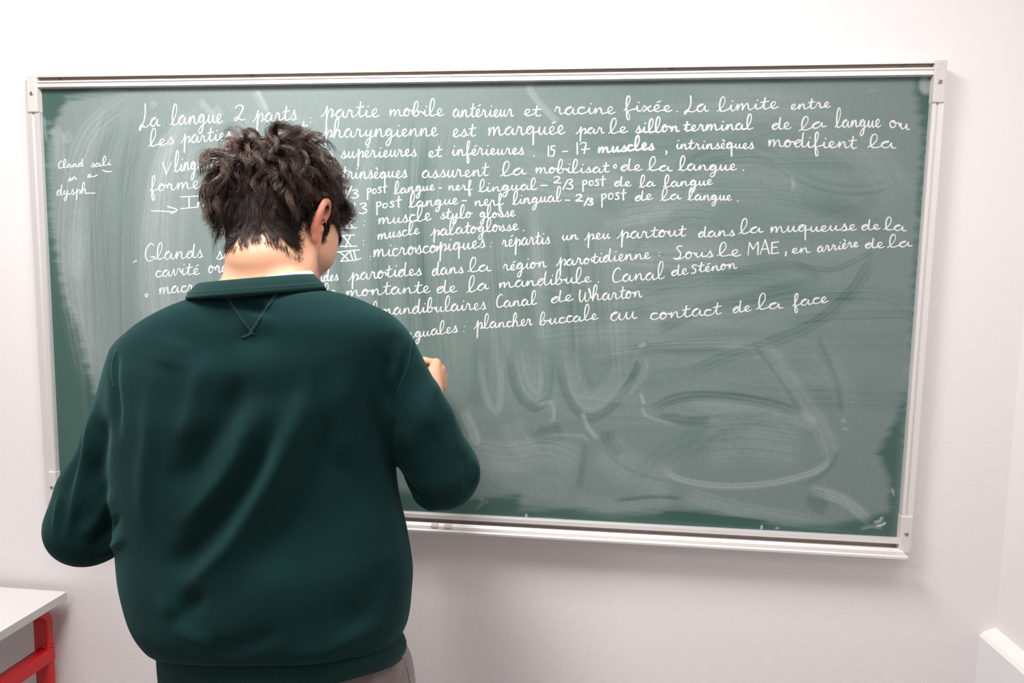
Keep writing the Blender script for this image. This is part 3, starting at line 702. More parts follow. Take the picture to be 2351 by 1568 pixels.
# ================================================================== PERSON
# ---- signed-distance modelling on a (possibly uneven) grid, meshed with surface nets
class Field:
    def __init__(s, xs, ys, zs):
        s.ax = [np.asarray(a, np.float32) for a in (xs, ys, zs)]
        s.F = np.full([len(a) for a in s.ax], 0.2, np.float32)
    def block(s, lo, hi):
        sl = []
        for a, l, h_ in zip(s.ax, lo, hi):
            i, j = np.searchsorted(a, l), np.searchsorted(a, h_)
            sl.append(slice(max(i - 1, 0), min(j + 1, len(a))))
        g = np.meshgrid(*[a[q_] for a, q_ in zip(s.ax, sl)], indexing='ij', sparse=True)
        return tuple(sl), g
    def put(s, sl, d, k, op='u'):
        f = s.F[sl]
        if op == 's': d, sg = -d, -1
        else: sg = 1
        if op == 's':
            h_ = np.clip(0.5 - 0.5 * (f - d) / k, 0, 1) if k else (d > f).astype(np.float32)
            s.F[sl] = f * (1 - h_) + d * h_ + (k * h_ * (1 - h_) if k else 0)
        else:
            h_ = np.clip(0.5 + 0.5 * (f - d) / k, 0, 1)
            s.F[sl] = f * (1 - h_) + d * h_ - k * h_ * (1 - h_)
    def cone(s, a, b, ra, rb, k=0.01, op='u'):
        a, b = np.asarray(a, float), np.asarray(b, float); m_ = max(ra, rb) + k + 0.03
        sl, (x, y, z) = s.block(np.minimum(a, b) - m_, np.maximum(a, b) + m_)
        e = b - a; L = float(e @ e) or 1e-9
        t = np.clip(((x - a[0]) * e[0] + (y - a[1]) * e[1] + (z - a[2]) * e[2]) / L, 0, 1)
        d = np.sqrt((x - a[0] - t * e[0]) ** 2 + (y - a[1] - t * e[1]) ** 2 + (z - a[2] - t * e[2]) ** 2) - (ra + (rb - ra) * t)
        s.put(sl, d, k, op)
    def chain(s, P, R, k=0.01, op='u'):
        for i in range(len(P) - 1): s.cone(P[i], P[i + 1], R[i], R[i + 1], k, op)
    def ell(s, c, r, A=None, k=0.01, op='u'):
        c, r = np.asarray(c, float), np.asarray(r, float); m_ = r.max() + k + 0.03
        sl, (x, y, z) = s.block(c - m_, c + m_)
        A = np.eye(3) if A is None else np.asarray(A)              # columns = local axes
        q_ = [(x - c[0]) * A[0, i] + (y - c[1]) * A[1, i] + (z - c[2]) * A[2, i] for i in range(3)]
        k0 = np.sqrt(sum((q_[i] / r[i]) ** 2 for i in range(3))); k1 = np.sqrt(sum((q_[i] / r[i] ** 2) ** 2 for i in range(3)))
        s.put(sl, k0 * (k0 - 1) / np.maximum(k1, 1e-6), k, op)
    def stack(s, S, k=0.02, tx=0.0, x0=0.0, n=2.4):
        """elliptic slices: rows of (z, cx, cy, half width, half depth, fore-aft tilt)"""
        S = np.array(sorted(S)); lo = [(S[:, 1] - S[:, 3]).min() - .06, (S[:, 2] - S[:, 4]).min() - .06, S[0, 0] - .12]; hi = [(S[:, 1] + S[:, 3]).max() + .06, (S[:, 2] + S[:, 4]).max() + .06, S[-1, 0] + .12]
        sl, (x, y, z) = s.block(lo, hi)
        zf = z - tx * (x - x0); ty = np.interp(zf, S[:, 0], S[:, 5]); cy = np.interp(zf, S[:, 0], S[:, 2])
        zf = zf + ty * (y - cy)
        t = np.clip(zf, S[0, 0], S[-1, 0])
        cx, cy, hw, hd = (pchip(t, S[:, 0], S[:, i]) for i in (1, 2, 3, 4))
        u, v = np.abs(x - cx) / hw, np.abs(y - cy) / hd
        d = ((u ** n + v ** n) ** (1 / n) - 1) * np.minimum(hw, hd)
        over = np.maximum(np.abs(zf - (S[0, 0] + S[-1, 0]) / 2) - (S[-1, 0] - S[0, 0]) / 2, 0)
        d = np.where(over > 0, np.hypot(np.maximum(d, 0), over) + np.minimum(d, 0) * 0, d)
        s.put(sl, d.astype(np.float32), k)
    def mesh(s):
        F = s.F; nx_, ny_, nz_ = F.shape; ins = F < 0
        c = sum(ins[i:nx_ - 1 + i, j:ny_ - 1 + j, l:nz_ - 1 + l].astype(np.int8) for i in (0, 1) for j in (0, 1) for l in (0, 1))
        I, J, L = np.nonzero((c > 0) & (c < 8))
        idx = np.full(c.shape, -1, np.int32); idx[I, J, L] = np.arange(len(I))
        acc = np.zeros((len(I), 3)); cnt = np.zeros(len(I))
        for axis in range(3):
            o1, o2 = [a_ for a_ in range(3) if a_ != axis]
            for p in (0, 1):
                for r_ in (0, 1):
                    q0 = [I.copy(), J.copy(), L.copy()]; q0[o1] = q0[o1] + p; q0[o2] = q0[o2] + r_
                    q1 = [a_.copy() for a_ in q0]; q1[axis] = q1[axis] + 1
                    f0, f1 = F[tuple(q0)], F[tuple(q1)]; m_ = (f0 < 0) != (f1 < 0)
                    t = np.where(m_, f0 / np.where(f0 == f1, 1, f0 - f1), 0)
                    for d in range(3):
                        v0 = s.ax[d][q0[d]]; v1 = s.ax[d][q1[d]]
                        acc[:, d] += np.where(m_, v0 + t * (v1 - v0), 0)
                    cnt += m_
        V = acc / cnt[:, None]; Q = []
        for axis in range(3):
            o1, o2 = (axis + 1) % 3, (axis + 2) % 3
            sl0 = [slice(None)] * 3; sl1 = [slice(None)] * 3; sl0[axis] = slice(0, -1); sl1[axis] = slice(1, None)
            a_, b_ = ins[tuple(sl0)], ins[tuple(sl1)]
            E = np.array(np.nonzero(a_ != b_)).T
            E = E[(E[:, o1] > 0) & (E[:, o2] > 0) & (E[:, o1] < F.shape[o1] - 1) & (E[:, o2] < F.shape[o2] - 1)]
            q_ = []
            for d1, d2 in ((-1, -1), (0, -1), (0, 0), (-1, 0)):
                e = E.copy(); e[:, o1] += d1; e[:, o2] += d2; q_.append(idx[e[:, 0], e[:, 1], e[:, 2]])
            q_ = np.stack(q_, 1); fl = ~a_[E[:, 0], E[:, 1], E[:, 2]]
            q_[fl] = q_[fl][:, ::-1]; Q.append(q_)
        return V, np.vstack(Q)

def pchip(t, X, Y):
    """monotone-ish cubic interpolation"""
    X, Y = np.asarray(X, float), np.asarray(Y, float); dl = np.diff(Y) / np.diff(X); mm = np.empty_like(Y)
    mm[0], mm[-1] = dl[0], dl[-1]; mm[1:-1] = np.where(dl[:-1] * dl[1:] > 0, 2 * dl[:-1] * dl[1:] / np.where(dl[:-1] + dl[1:] == 0, 1, dl[:-1] + dl[1:]), 0)
    i = np.clip(np.searchsorted(X, t) - 1, 0, len(X) - 2); h_ = X[i + 1] - X[i]; u = (t - X[i]) / h_
    return ((2 * u ** 3 - 3 * u ** 2 + 1) * Y[i] + (u ** 3 - 2 * u ** 2 + u) * h_ * mm[i] + (-2 * u ** 3 + 3 * u ** 2) * Y[i + 1] + (u ** 3 - u ** 2) * h_ * mm[i + 1])

def axis(*seg):
    """uneven axis from (start, end, step) pieces"""
    o = []
    for a, b, st in seg: o.append(np.linspace(a, b, max(int(round((b - a) / st)), 1), endpoint=False))
    return np.concatenate(o + [[seg[-1][1]]])

def normals(V, Q):
    n = np.cross(V[Q[:, 2]] - V[Q[:, 0]], V[Q[:, 3]] - V[Q[:, 1]]); o = np.zeros_like(V)
    for i in range(4):
        for d in range(3): o[:, d] += np.bincount(Q[:, i], n[:, d], len(V))
    return o / np.maximum(np.linalg.norm(o, axis=1)[:, None], 1e-12)

def relax(V, Q, it, f=0.5):
    E = np.vstack([Q[:, [0, 1]], Q[:, [1, 2]], Q[:, [2, 3]], Q[:, [3, 0]]]); n = len(V)
    c = np.bincount(E[:, 0], minlength=n) + np.bincount(E[:, 1], minlength=n)
    for _ in range(it):
        s_ = np.stack([np.bincount(E[:, 0], V[E[:, 1], d], n) + np.bincount(E[:, 1], V[E[:, 0], d], n) for d in range(3)], 1)
        V = V + f * (s_ / np.maximum(c, 1)[:, None] - V)
    return V

# ---- key points (the person stands half a metre from the board, leaning a little to the left)
YT = -0.50
tx = 0.085; X0 = -0.20
def row(l, r, cy, hd, ty, f=0.985):
    a, b = at(*l, cy), at(*r, cy); zz = [(p[2] - tx * (p[0] - X0)) for p in (a, b)]
    return ((zz[0] + zz[1]) / 2, (a[0] + b[0]) / 2, cy, (b[0] - a[0]) / 2 * f, hd, ty)
TORSO = [row((452, 684), (732, 662), -.525, .066, .0), row((405, 699), (786, 677), -.520, .078, .0), row((345, 724), (850, 708), -.515, .090, .0), row((306, 754), (905, 738), -.512, .098, .02),
         row((280, 795), (935, 778), -.508, .106, .03), row((272, 850), (930, 825), -.505, .116, .05), row((270, 930), (914, 890), -.50, .124, .08), row((274, 980), (905, 945), -.50, .128, .12),
         row((284, 1080), (905, 1040), -.50, .130, .16), row((291, 1150), (912, 1110), -.50, .131, .20), row((298, 1250), (934, 1210), -.50, .133, .23), row((306, 1320), (946, 1285), -.505, .136, .26),
         row((325, 1405), (943, 1365), -.51, .137, .27), row((345, 1458), (936, 1412), -.515, .134, .27), row((372, 1496), (920, 1446), -.515, .127, .27)]
zt_s = max(t[0] for t in TORSO); zb_s = min(t[0] for t in TORSO)
RS, RM, RE, RW = at(888, 842, -.50), at(948, 955, -.495), at(1017, 1085, -.475), at(968, 925, -.185)
LS, LM, LE, LW = at(338, 850, -.50), at(284, 1010, -.51), at(208, 1205, -.515), at(330, 1190, -.285)
print('arm lengths', np.linalg.norm(RS - RE), np.linalg.norm(RE - RW), np.linalg.norm(LS - LE), np.linalg.norm(LE - LW), 'torso z', zt_s, zb_s)
person = empty('person', (TORSO[8][1], YT, 0))
tag(person, 'dark-haired person in green sweatshirt writing on the chalkboard, seen from behind', 'person')

# ---- head frame (yawed to the right, bowed over the writing)
HO = at(642, 517, -0.455)
yaw, pitch = math.radians(-10), math.radians(-30)
HR = np.array((Matrix.Rotation(yaw, 3, 'Z') @ Matrix.Rotation(pitch, 3, 'X') @ Matrix.Rotation(math.radians(-3), 3, 'Y')))
HS = 1.0
def hd(x, y, z): return HO + HR @ (np.array([x, y, z]) * HS)
NB = at(606, 690, -0.530)                          # base of the neck
NT = hd(.010, -.035, -.035)

# ---- hands
def hand(Fd, W, f, nrm, curl, spread, thumb, s=1.0):
    """W wrist, f towards the knuckles, nrm out of the back of the hand; curl per finger in degrees (three joints)"""
    f = np.array(f, float); f /= np.linalg.norm(f); nrm = np.array(nrm, float); nrm -= f * (nrm @ f); nrm /= np.linalg.norm(nrm)
    a = np.cross(f, nrm) * thumb[3]                # from little finger towards index
    offs = (.031, .0105, -.0105, -.030); ln = ((.042, .026, .021), (.046, .029, .022), (.042, .027, .022), (.034, .021, .019)); kn = (.084, .088, .084, .076)
    for i in range(4):
        Mc = W + f * kn[i] * s + a * offs[i] * s + nrm * (.004 if i in (1, 2) else 0)
        Fd.chain([W + a * offs[i] * .55 * s, W * .45 + Mc * .55 - nrm * .002, Mc], [.0150 * s, .0128 * s, .0112 * s], .012)
        p, ang = Mc, 0.0
        rr = (.0100, .0090, .0082, .0070) if i < 3 else (.0088, .0078, .0072, .0062)
        for j in range(3):
            ang += math.radians(curl[i][j]); d = f * math.cos(ang) - nrm * math.sin(ang) + a * spread[i] * (1 if ang < 1.6 else -1)
            d /= np.linalg.norm(d); e = p + d * ln[i][j] * s
            Fd.cone(p, e, rr[j] * s, rr[j + 1] * s, .0035)
            if j: Fd.ell(p + nrm * math.cos(ang) * .002 + f * math.sin(ang) * .002, np.array([1, 1, 1]) * rr[j] * 1.06 * s, None, .003)
            p = e
    Fd.cone(W - f * .05, W + f * .012, .0265 * s, .0245 * s, .02)
    t0 = W + f * .022 * s + a * .022 * s - nrm * .008
    P = [t0, t0 + (f * thumb[0][0] + a * thumb[0][1] - nrm * thumb[0][2]) * s]
    P.append(P[-1] + (f * thumb[1][0] + a * thumb[1][1] - nrm * thumb[1][2]) * s); P.append(P[-1] + (f * thumb[2][0] + a * thumb[2][1] - nrm * thumb[2][2]) * s)
    Fd.chain(P, [.0165 * s, .0125 * s, .0105 * s, .0080 * s], .006)

# ---- one continuous body
RWH = at(983, 897, -0.165)
xr0, xr1 = RWH[0] - .06, RWH[0] + .09
BODY = Field(axis((-.62, HO[0] - .12, .006), (HO[0] - .12, HO[0] + .135, .0026), (HO[0] + .135, xr0, .005), (xr0, xr1, .0026), (xr1, .24, .006)),
             axis((-.72, HO[1] - .13, .006), (HO[1] - .13, HO[1] + .15, .0028), (HO[1] + .15, -.19, .005), (-.19, 0.0, .0026)),
             axis((0.0, .80, .012), (.80, 1.16, .006), (1.16, 1.40, .0034), (1.40, 1.74, .0026), (1.74, 1.78, .006)))
B = BODY
# torso and legs (under the clothes)
B.chain([NB + (0, .03, -.02), at(600, 900, -.49), at(610, 1200, -.49), at(650, 1440, -.50)], [.085, .105, .100, .115], .05)
B.cone(RS + (-.02, 0, .0), LS + (.02, 0, .0), .050, .050, .05)
HIP = at(655, 1500, -.505)
for sgn in (-1, 1):
    h_ = np.array([HIP[0] + sgn * .085, -.495, HIP[2] - .04]); kx = HIP[0] + sgn * .10
    B.chain([h_, (kx, -.475, .48), (kx, -.50, .08)], [.085, .055, .036], .03)
    B.chain([(kx, -.515, .045), (kx + sgn * .012, -.40, .03), (kx + sgn * .016, -.33, .022)], [.038, .036, .026], .03)
# arms
B.chain([RS, RM, RE, (RE + RW) / 2, RWH], [.044, .042, .036, .036, .025], .02)
B.chain([LS, LM, LE, (LE + LW) / 2, LW], [.044, .042, .036, .036, .025], .02)
hand(B, RWH, (0.10, 0.95, 0.32), (0.93, -0.18, 0.10), ((48, 62, 34), (62, 80, 40), (68, 88, 42), (66, 86, 44)), (.05, .01, -.03, -.07), ((.030, .012, .018), (.030, -.002, .016), (.024, -.008, .008), 1), .94)
hand(B, LW, (0.22, 0.95, -0.08), (-0.80, 0.25, 0.45), ((30, 38, 22), (34, 42, 24), (38, 46, 26), (40, 48, 28)), (.06, .02, -.02, -.06), ((.026, .024, .014), (.028, .010, .010), (.022, .004, .006), -1))
# neck
B.cone(NB + (0, .030, -.03), NB * .45 + NT * .55, .057, .053, .01)
B.cone(NB * .45 + NT * .55, NT, .052, .044, .012)
B.cone(NB + (-.075, .02, -.012), NB + (-.03, .0, .015), .018, .030, .02); B.cone(NB + (.085, .02, -.008), NB + (.035, .0, .015), .018, .030, .02)
# skull and face
hA = HR
B.ell(hd(0, -.012, .044), np.array([.0735, .097, .083]) * HS, hA, .02)
B.ell(hd(0, .040, -.020), np.array([.060, .057, .082]) * HS, hA, .025)
B.ell(hd(0, -.052, -.010), np.array([.052, .040, .048]) * HS, hA, .015)
for sg in (-1, 1):
    B.chain([hd(sg * .057, .004, -.022), hd(sg * .054, .006, -.074), hd(sg * .034, .052, -.106), hd(0, .080, -.114)], [.017, .018, .019, .019], .018)
    B.ell(hd(sg * .042, .060, -.020), np.array([.022, .024, .022]) * HS, hA, .02); B.ell(hd(sg * .049, .055, .008), np.array([.016, .024, .026]) * HS, hA, .02)
    B.cone(hd(sg * .042, .080, .032), hd(sg * .012, .094, .030), .010, .011, .010)
    B.ell(hd(sg * .032, .094, .012), np.array([.017, .010, .012]) * HS, hA, .008, 's')
    B.ell(hd(sg * .032, .0835, .012), np.array([.0125, .0125, .0115]) * HS, hA, .003)
    B.ell(hd(sg * .0105, .110, -.027), np.array([.008, .009, .007]) * HS, hA, .005)
B.chain([hd(0, .098, .026), hd(0, .108, .005), hd(0, .119, -.020)], [.0085, .0095, .0115], .008)
B.cone(hd(-.020, .096, -.056), hd(.020, .096, -.056), .0055, .0055, .006); B.ell(hd(0, .100, -.055), np.array([.014, .008, .006]) * HS, hA, .004)
B.ell(hd(0, .098, -.067), np.array([.018, .009, .007]) * HS, hA, .004)
B.ell(hd(0, .107, -.061), np.array([.024, .006, .0016]) * HS, hA, .002, 's')
B.ell(hd(0, .088, -.110), np.array([.018, .014, .015]) * HS, hA, .012)
# ears
for sg in (-1, 1):
    def er(y, z, o): return hd(sg * (.0700 + o * (.85 if sg > 0 else .55)), -.008 + y * .92, -.004 + z * .90)
    rim = [(.013, .010, -.001), (.016, .024, .004), (.008, .034, .010), (-.006, .036, .016), (-.017, .028, .020), (-.021, .014, .020), (-.020, .000, .017), (-.015, -.014, .012), (-.008, -.025, .007), (.002, -.031, .004)]
    Rm = catmull(np.array(rim), 3)
    B.chain([er(*p) for p in Rm], [.0044] * len(Rm), .003)
    B.ell(er(-.004, .002, .006), np.array([.0048, .0155, .026]) * HS, hA @ np.array(Matrix.Rotation(math.radians(-24 * sg), 3, 'Z')), .004)
    B.cone(er(-.010, .006, .010), er(-.002, -.016, .004), .0075, .006, .005)
    B.chain([er(-.010, .024, .013), er(-.013, .010, .014), er(-.009, -.008, .010)], [.0036, .0040, .0036], .003)
    B.ell(er(.002, -.002, .011), np.array([.0055, .0075, .0095]) * HS, hA, .003, 's')
    B.ell(er(.001, -.031, .005), np.array([.0050, .0085, .0095]) * HS, hA, .004)
    B.ell(er(.013, -.006, .002), np.array([.005, .006, .009]) * HS, hA, .004)
BV, BQ = B.mesh(); BV = relax(BV, BQ, 2, .35); BN = normals(BV, BQ)
del B.F
hl = (BV - HO) @ HR / HS                           # head-local coordinates of every body vertex

M['skin'] = mat('skin', (0.68, 0.36, 0.235), 0.52, spec=0.35)
b_ = M['skin'].node_tree.nodes['Principled BSDF']
b_.inputs['Subsurface Weight'].default_value = 0.12; b_.inputs['Subsurface Radius'].default_value = (0.012, 0.004, 0.0025); b_.inputs['Subsurface Scale'].default_value = 0.6
k = N(M['skin'])
c1 = k.mix(k.math('MULTIPLY', k.noise(60, 4), 0.5), (0.70, 0.385, 0.25), (0.60, 0.295, 0.19))
c1 = k.mix(k.attr('flush'), c1, (0.62, 0.15, 0.10))
c1 = k.mix(k.math('MULTIPLY', k.attr('beard'), k.math('ADD', 0.35, k.math('MULTIPLY', k.noise(700, 2), 0.5))), c1, (0.16, 0.10, 0.075))
c1 = k.mix(k.attr('scalp'), c1, (0.009, 0.006, 0.005))
k.l(k.math('SUBTRACT', .35, k.math('MULTIPLY', k.attr('scalp'), .33)), k.b.inputs['Specular IOR Level']); k.l(k.math('SUBTRACT', .12, k.math('MULTIPLY', k.attr('scalp'), .12)), k.b.inputs['Subsurface Weight'])
k.l(c1, k.b.inputs['Base Color']); k.bump(k.noise(500, 3), 0.10, 0.0008)
body = from_np('body', BV, BQ, M['skin'], person)
lx_, ly_, lz_ = hl[:, 0], hl[:, 1], hl[:, 2]
near_head = (BV[:, 2] > NB[2] - .02) & (np.abs(BV[:, 0] - HO[0]) < .2)
ear_m = near_head & (np.abs(lx_) > .066) & (np.abs(ly_ + .010) < .032) & (np.abs(lz_) < .046)
flush = np.where(ear_m, sstep(np.abs(lx_), .066, .078) * 0.60, 0)
beard = sstep(-lz_, .022, .05) * sstep(ly_, .0, .03) * near_head * (np.abs(lx_) < .08) * (1 - flush)
# hairline: nape, around the ears, temples, forehead
def hair_density(x, y, z):
    ax_ = np.abs(x)
    back = sstep(-y, .012, .030)
    nape = -.086 + .010 * sstep(ax_, .01, .04) - .004 * sstep(ax_, .045, .065)
    d = back * sstep(z - nape, -.010, .026)
    top = sstep(z - (.036 + .025 * sstep(y, .02, .07)), 0, .012) * (y < .088)
    side = sstep(z - .034, -.004, .004) * (y > -.03)
    burn = (ax_ > .05) * sstep(-np.abs(y - .022), -.013, -.007) * sstep(z, -.022, -.006)
    return np.clip(np.maximum.reduce([d, top * 1.0, side * (y < .055), burn]), 0, 1)
dens = hair_density(lx_, ly_, lz_) * near_head * (~((np.abs(lx_) > .0735) & (lz_ < .040) & (ly_ > -.036) & (ly_ < .012)))
for nm, v_ in (('flush', flush), ('beard', beard), ('scalp', sstep(dens, .25, .8) * .95)):
    body.data.attributes.new(nm, 'FLOAT', 'POINT').data.foreach_set('value', v_.astype(np.float32))

# ---- sweatshirt
M['sweat'] = mat('green_fleece_cotton', (0.004, 0.030, 0.028), 0.9, spec=0.12)
b_ = M['sweat'].node_tree.nodes['Principled BSDF']
b_.inputs['Sheen Weight'].default_value = 0.09; b_.inputs['Sheen Roughness'].default_value = 0.45; b_.inputs['Sheen Tint'].default_value = (0.32, 0.80, 0.76, 1)
k = N(M['sweat']); nz_ = k.noise(900, 3, stretch=(1, 1, 0.6)); nl_ = k.noise(26, 4)
k.l(k.mix(k.math('ADD', k.math('MULTIPLY', nz_, .6), k.math('MULTIPLY', nl_, .35)), (0.0011, 0.0120, 0.0120), (0.0030, 0.0245, 0.0240)), k.b.inputs['Base Color'])
k.bump(nz_, 0.35, 0.0006)
M['rib'] = mat('green_rib_knit', (0.002, 0.0175, 0.017), 0.9, spec=0.15)
b_ = M['rib'].node_tree.nodes['Principled BSDF']; b_.inputs['Sheen Weight'].default_value = 0.12; b_.inputs['Sheen Tint'].default_value = (0.45, 0.85, 0.80, 1)
M['stitch'] = mat('grey_green_thread', (0.034, 0.075, 0.072), 0.85, spec=0.2)
M['tee'] = mat('white_cotton', (0.82, 0.80, 0.78), 0.9)

SW = Field(axis((-.62, .26, .0048)), axis((-.72, -.10, .0052)), axis((.76, 1.52, .0048)))
SW.stack(TORSO, .02, tx, X0, 2.35)
SW.chain([RS + (-.008, 0, .004), RM, RE], [.060, .0535, .055], .011)
SW.chain([RE, RE * .55 + RW * .45, RE * .12 + RW * .88], [.055, .050, .040], .012)
SW.chain([LS + (.012, 0, .006), LM, at(226, 1130, -.515), LE], [.062, .055, .056, .0575], .016)
SW.chain([LE, LE * .55 + LW * .45, LE * .12 + LW * .88], [.0575, .050, .040], .025)
SV, SQ = SW.mesh(); SV = relax(SV, SQ, 4, .5); del SW.F

# folds: ridges (+) and valleys (-) along lines of the cloth, pushed out along the surface normal
def folds(V, Q, L):
    Nn = normals(V, Q); P = proj(V); vis = ((V - CAM) * Nn).sum(1) < 0.02
    disp = np.zeros(len(V))
    for pts, hw, amp in L:
        C = catmull(pts, 10)
        sel = np.nonzero(vis & (P[:, 0] > C[:, 0].min() - 2.5 * hw) & (P[:, 0] < C[:, 0].max() + 2.5 * hw) & (P[:, 1] > C[:, 1].min() - 2.5 * hw) & (P[:, 1] < C[:, 1].max() + 2.5 * hw))[0]
        if not len(sel): continue
        u, t = P[sel, 0], P[sel, 1]; best = np.full(len(sel), 1e9); tp = np.zeros(len(sel)); n = len(C) - 1
        for i in range(n):
            a, e = C[i], C[i + 1] - C[i]; s = np.clip(((u - a[0]) * e[0] + (t - a[1]) * e[1]) / max(e @ e, 1e-9), 0, 1)
            d = np.hypot(u - a[0] - s * e[0], t - a[1] - s * e[1]); w_ = d < best; best = np.where(w_, d, best); tp = np.where(w_, (i + s) / n, tp)
        disp[sel] += amp * np.exp(-(best / hw) ** 2) * sstep(tp, 0, .3) * sstep(-tp, -1, -.7)
    return V + Nn * disp[:, None]
FOLDS = [
 ([(715, 840), (690, 940), (640, 1065), (550, 1222), (470, 1310), (400, 1370)], 19, .0085), ([(735, 850), (700, 960), (655, 1075), (570, 1222), (490, 1320), (420, 1380)], 46, .0100), ([(770, 900), (730, 1050), (650, 1190), (560, 1310)], 44, -.0135), ([(640, 930), (595, 1060), (515, 1180), (430, 1280), (380, 1330)], 26, -.0125),
 ([(600, 900), (572, 985), (540, 1060), (470, 1150), (390, 1230)], 22, .0095), ([(560, 850), (520, 950), (450, 1060), (380, 1140)], 30, -.0121), ([(470, 800), (450, 920), (410, 1040)], 24, .0068), ([(340, 840), (345, 980), (330, 1120), (345, 1250)], 20, .0054),
 ([(800, 830), (780, 960), (790, 1090)], 34, .0081), ([(870, 850), (850, 960), (840, 1100), (850, 1230)], 22, -.0054), ([(895, 800), (880, 870), (893, 960)], 16, -.0081),
 ([(720, 1260), (620, 1350), (520, 1420), (430, 1460)], 60, .0060), ([(850, 1180), (780, 1300), (680, 1400), (560, 1460)], 60, .0040), ([(830, 1010), (770, 1150), (680, 1270)], 50, -.0045), ([(900, 1270), (850, 1380), (760, 1450)], 28, -.0068),
 ([(480, 1350), (430, 1400), (400, 1450)], 22, -.0081), ([(660, 1440), (560, 1480), (470, 1490)], 20, -.0054), ([(360, 1330), (420, 1440), (500, 1490)], 22, .0068), ([(880, 1420), (760, 1490), (640, 1505)], 18, .0054),
 ([(530, 760), (585, 780), (640, 755)], 28, -.0041), ([(590, 690), (580, 720)], 30, -.0081), ([(400, 770), (380, 850)], 40, .0041),
 # left sleeve
 ([(226, 905), (208, 985), (188, 1080), (168, 1180), (150, 1260)], 9, .0068), ([(150, 1110), (132, 1170), (126, 1240)], 6, .0047), ([(246, 940), (232, 1040), (215, 1130)], 14, -.0068), ([(262, 1120), (225, 1190), (180, 1240)], 14, .0054), ([(285, 1180), (240, 1220), (200, 1262)], 9, -.0061), ([(296, 1225), (258, 1255), (215, 1285)], 8, .0054),
 ([(192, 990), (165, 1090), (140, 1160)], 10, -.0054),
 # right sleeve
 ([(1000, 860), (985, 930), (1000, 1010)], 16, .0068), ([(950, 830), (930, 930), (930, 1030)], 18, -.0068), ([(1075, 1040), (1092, 1080), (1090, 1120)], 7, .0054), ([(1060, 1030), (1075, 1085), (1070, 1130)], 7, -.0054), ([(930, 1120), (965, 1160), (1010, 1172)], 7, .0047), ([(920, 1080), (950, 1130), (1000, 1150)], 9, -.0054), ([(1020, 900), (1040, 990), (1050, 1070)], 12, .0041),
 ([(940, 790), (925, 850), (906, 905), (897, 990), (905, 1060)], 9, -.0081), ([(272, 800), (262, 860), (268, 930), (272, 1020)], 9, -.0068)]
SV = folds(SV, SQ, FOLDS)
r3 = np.random.default_rng(3)
SNn = normals(SV, SQ); wob = np.zeros(len(SV))
for i in range(14):
    kk = r3.normal(size=3) * np.array([9, 9, 7]) * (1 + i / 7); wob += np.sin(SV @ kk + r3.uniform(0, 6.3)) / (2 + i)
SV = SV + SNn * (wob * .0011)[:, None]
SV = relax(SV, SQ, 2, .4)
sweat = from_np('sweatshirt', SV, SQ, M['sweat'], person)
bvh = BVHTree.FromPolygons([tuple(v) for v in SV], [tuple(q_) for q_ in SQ])
def on_cloth(px, py, lift=0.0):
    d = R_CAM.T @ np.array([(px - IMG_W / 2) / F_PX, (py - IMG_H / 2) / F_PX, 1.0]); d /= np.linalg.norm(d)
    h_ = bvh.ray_cast(Vector(CAM), Vector(d))
    if h_[0] is None: return None
    return np.array(h_[0]) + np.array(h_[1]) * lift, np.array(h_[1])

def seam(name, pts, wid, zig, parent, height=.0009, thread=None):
    """a flat tape of cloth with cross stitches lying on the sweatshirt"""
    C = catmull(pts, 14); H = [on_cloth(*c) for c in C]; H = [h_ for h_ in H if h_]
    P = np.array([h_[0] for h_ in H]); Nn = np.array([h_[1] for h_ in H]); T_ = np.gradient(P, axis=0); T_ /= np.linalg.norm(T_, axis=1)[:, None]
    S_ = np.cross(T_, Nn); n = len(P); V = []; Fc = []
    for i in range(n):
        for u, hh in ((-1, -.0004), (-.75, height), (.75, height), (1, -.0004)): V.append(P[i] + S_[i] * u * wid + Nn[i] * hh)
        if i:
            for j in range(3): Fc.append((4 * i - 4 + j, 4 * i - 3 + j, 4 * i + 1 + j, 4 * i + j))
    o = from_np(name, np.array(V), np.array(Fc), M['rib'], parent)
    if zig:
        L = np.concatenate([[0], np.cumsum(np.linalg.norm(np.diff(P, axis=0), axis=1))]); st = np.arange(.0008, L[-1], .0026); bm = bmesh.new()
        for s_ in st:
            c = np.array([np.interp(s_, L, P[:, d]) for d in range(3)]); i = min(int(np.searchsorted(L, s_)), n - 1)
            a = c - S_[i] * wid * .85 + Nn[i] * (height + .0001) - T_[i] * .0006; b = c + S_[i] * wid * .85 + Nn[i] * (height + .0001) + T_[i] * .0006
            tube(bm, [a, (a + b) / 2 + Nn[i] * .0003, b], .00042, 5)
        from_bm('stitching', bm, M['stitch'], o)
    return o
seam('neck_gusset_seam', [(522, 684), (540, 710), (558, 737), (579, 766)], .0022, True, sweat)
seam('neck_gusset_seam', [(637, 672), (618, 700), (600, 727), (580, 757), (571, 770)], .0024, True, sweat)
seam('neck_gusset_seam', [(556, 774), (566, 772), (574, 766), (584, 766)], .0013, True, sweat)
seam('armhole_seam', [(951, 768), (945, 800), (936, 845), (921, 882), (907, 915), (903, 960)], .0018, False, sweat, .0006)
seam('armhole_seam', [(268, 806), (258, 835), (257, 862), (262, 890)], .0018, False, sweat, .0006)

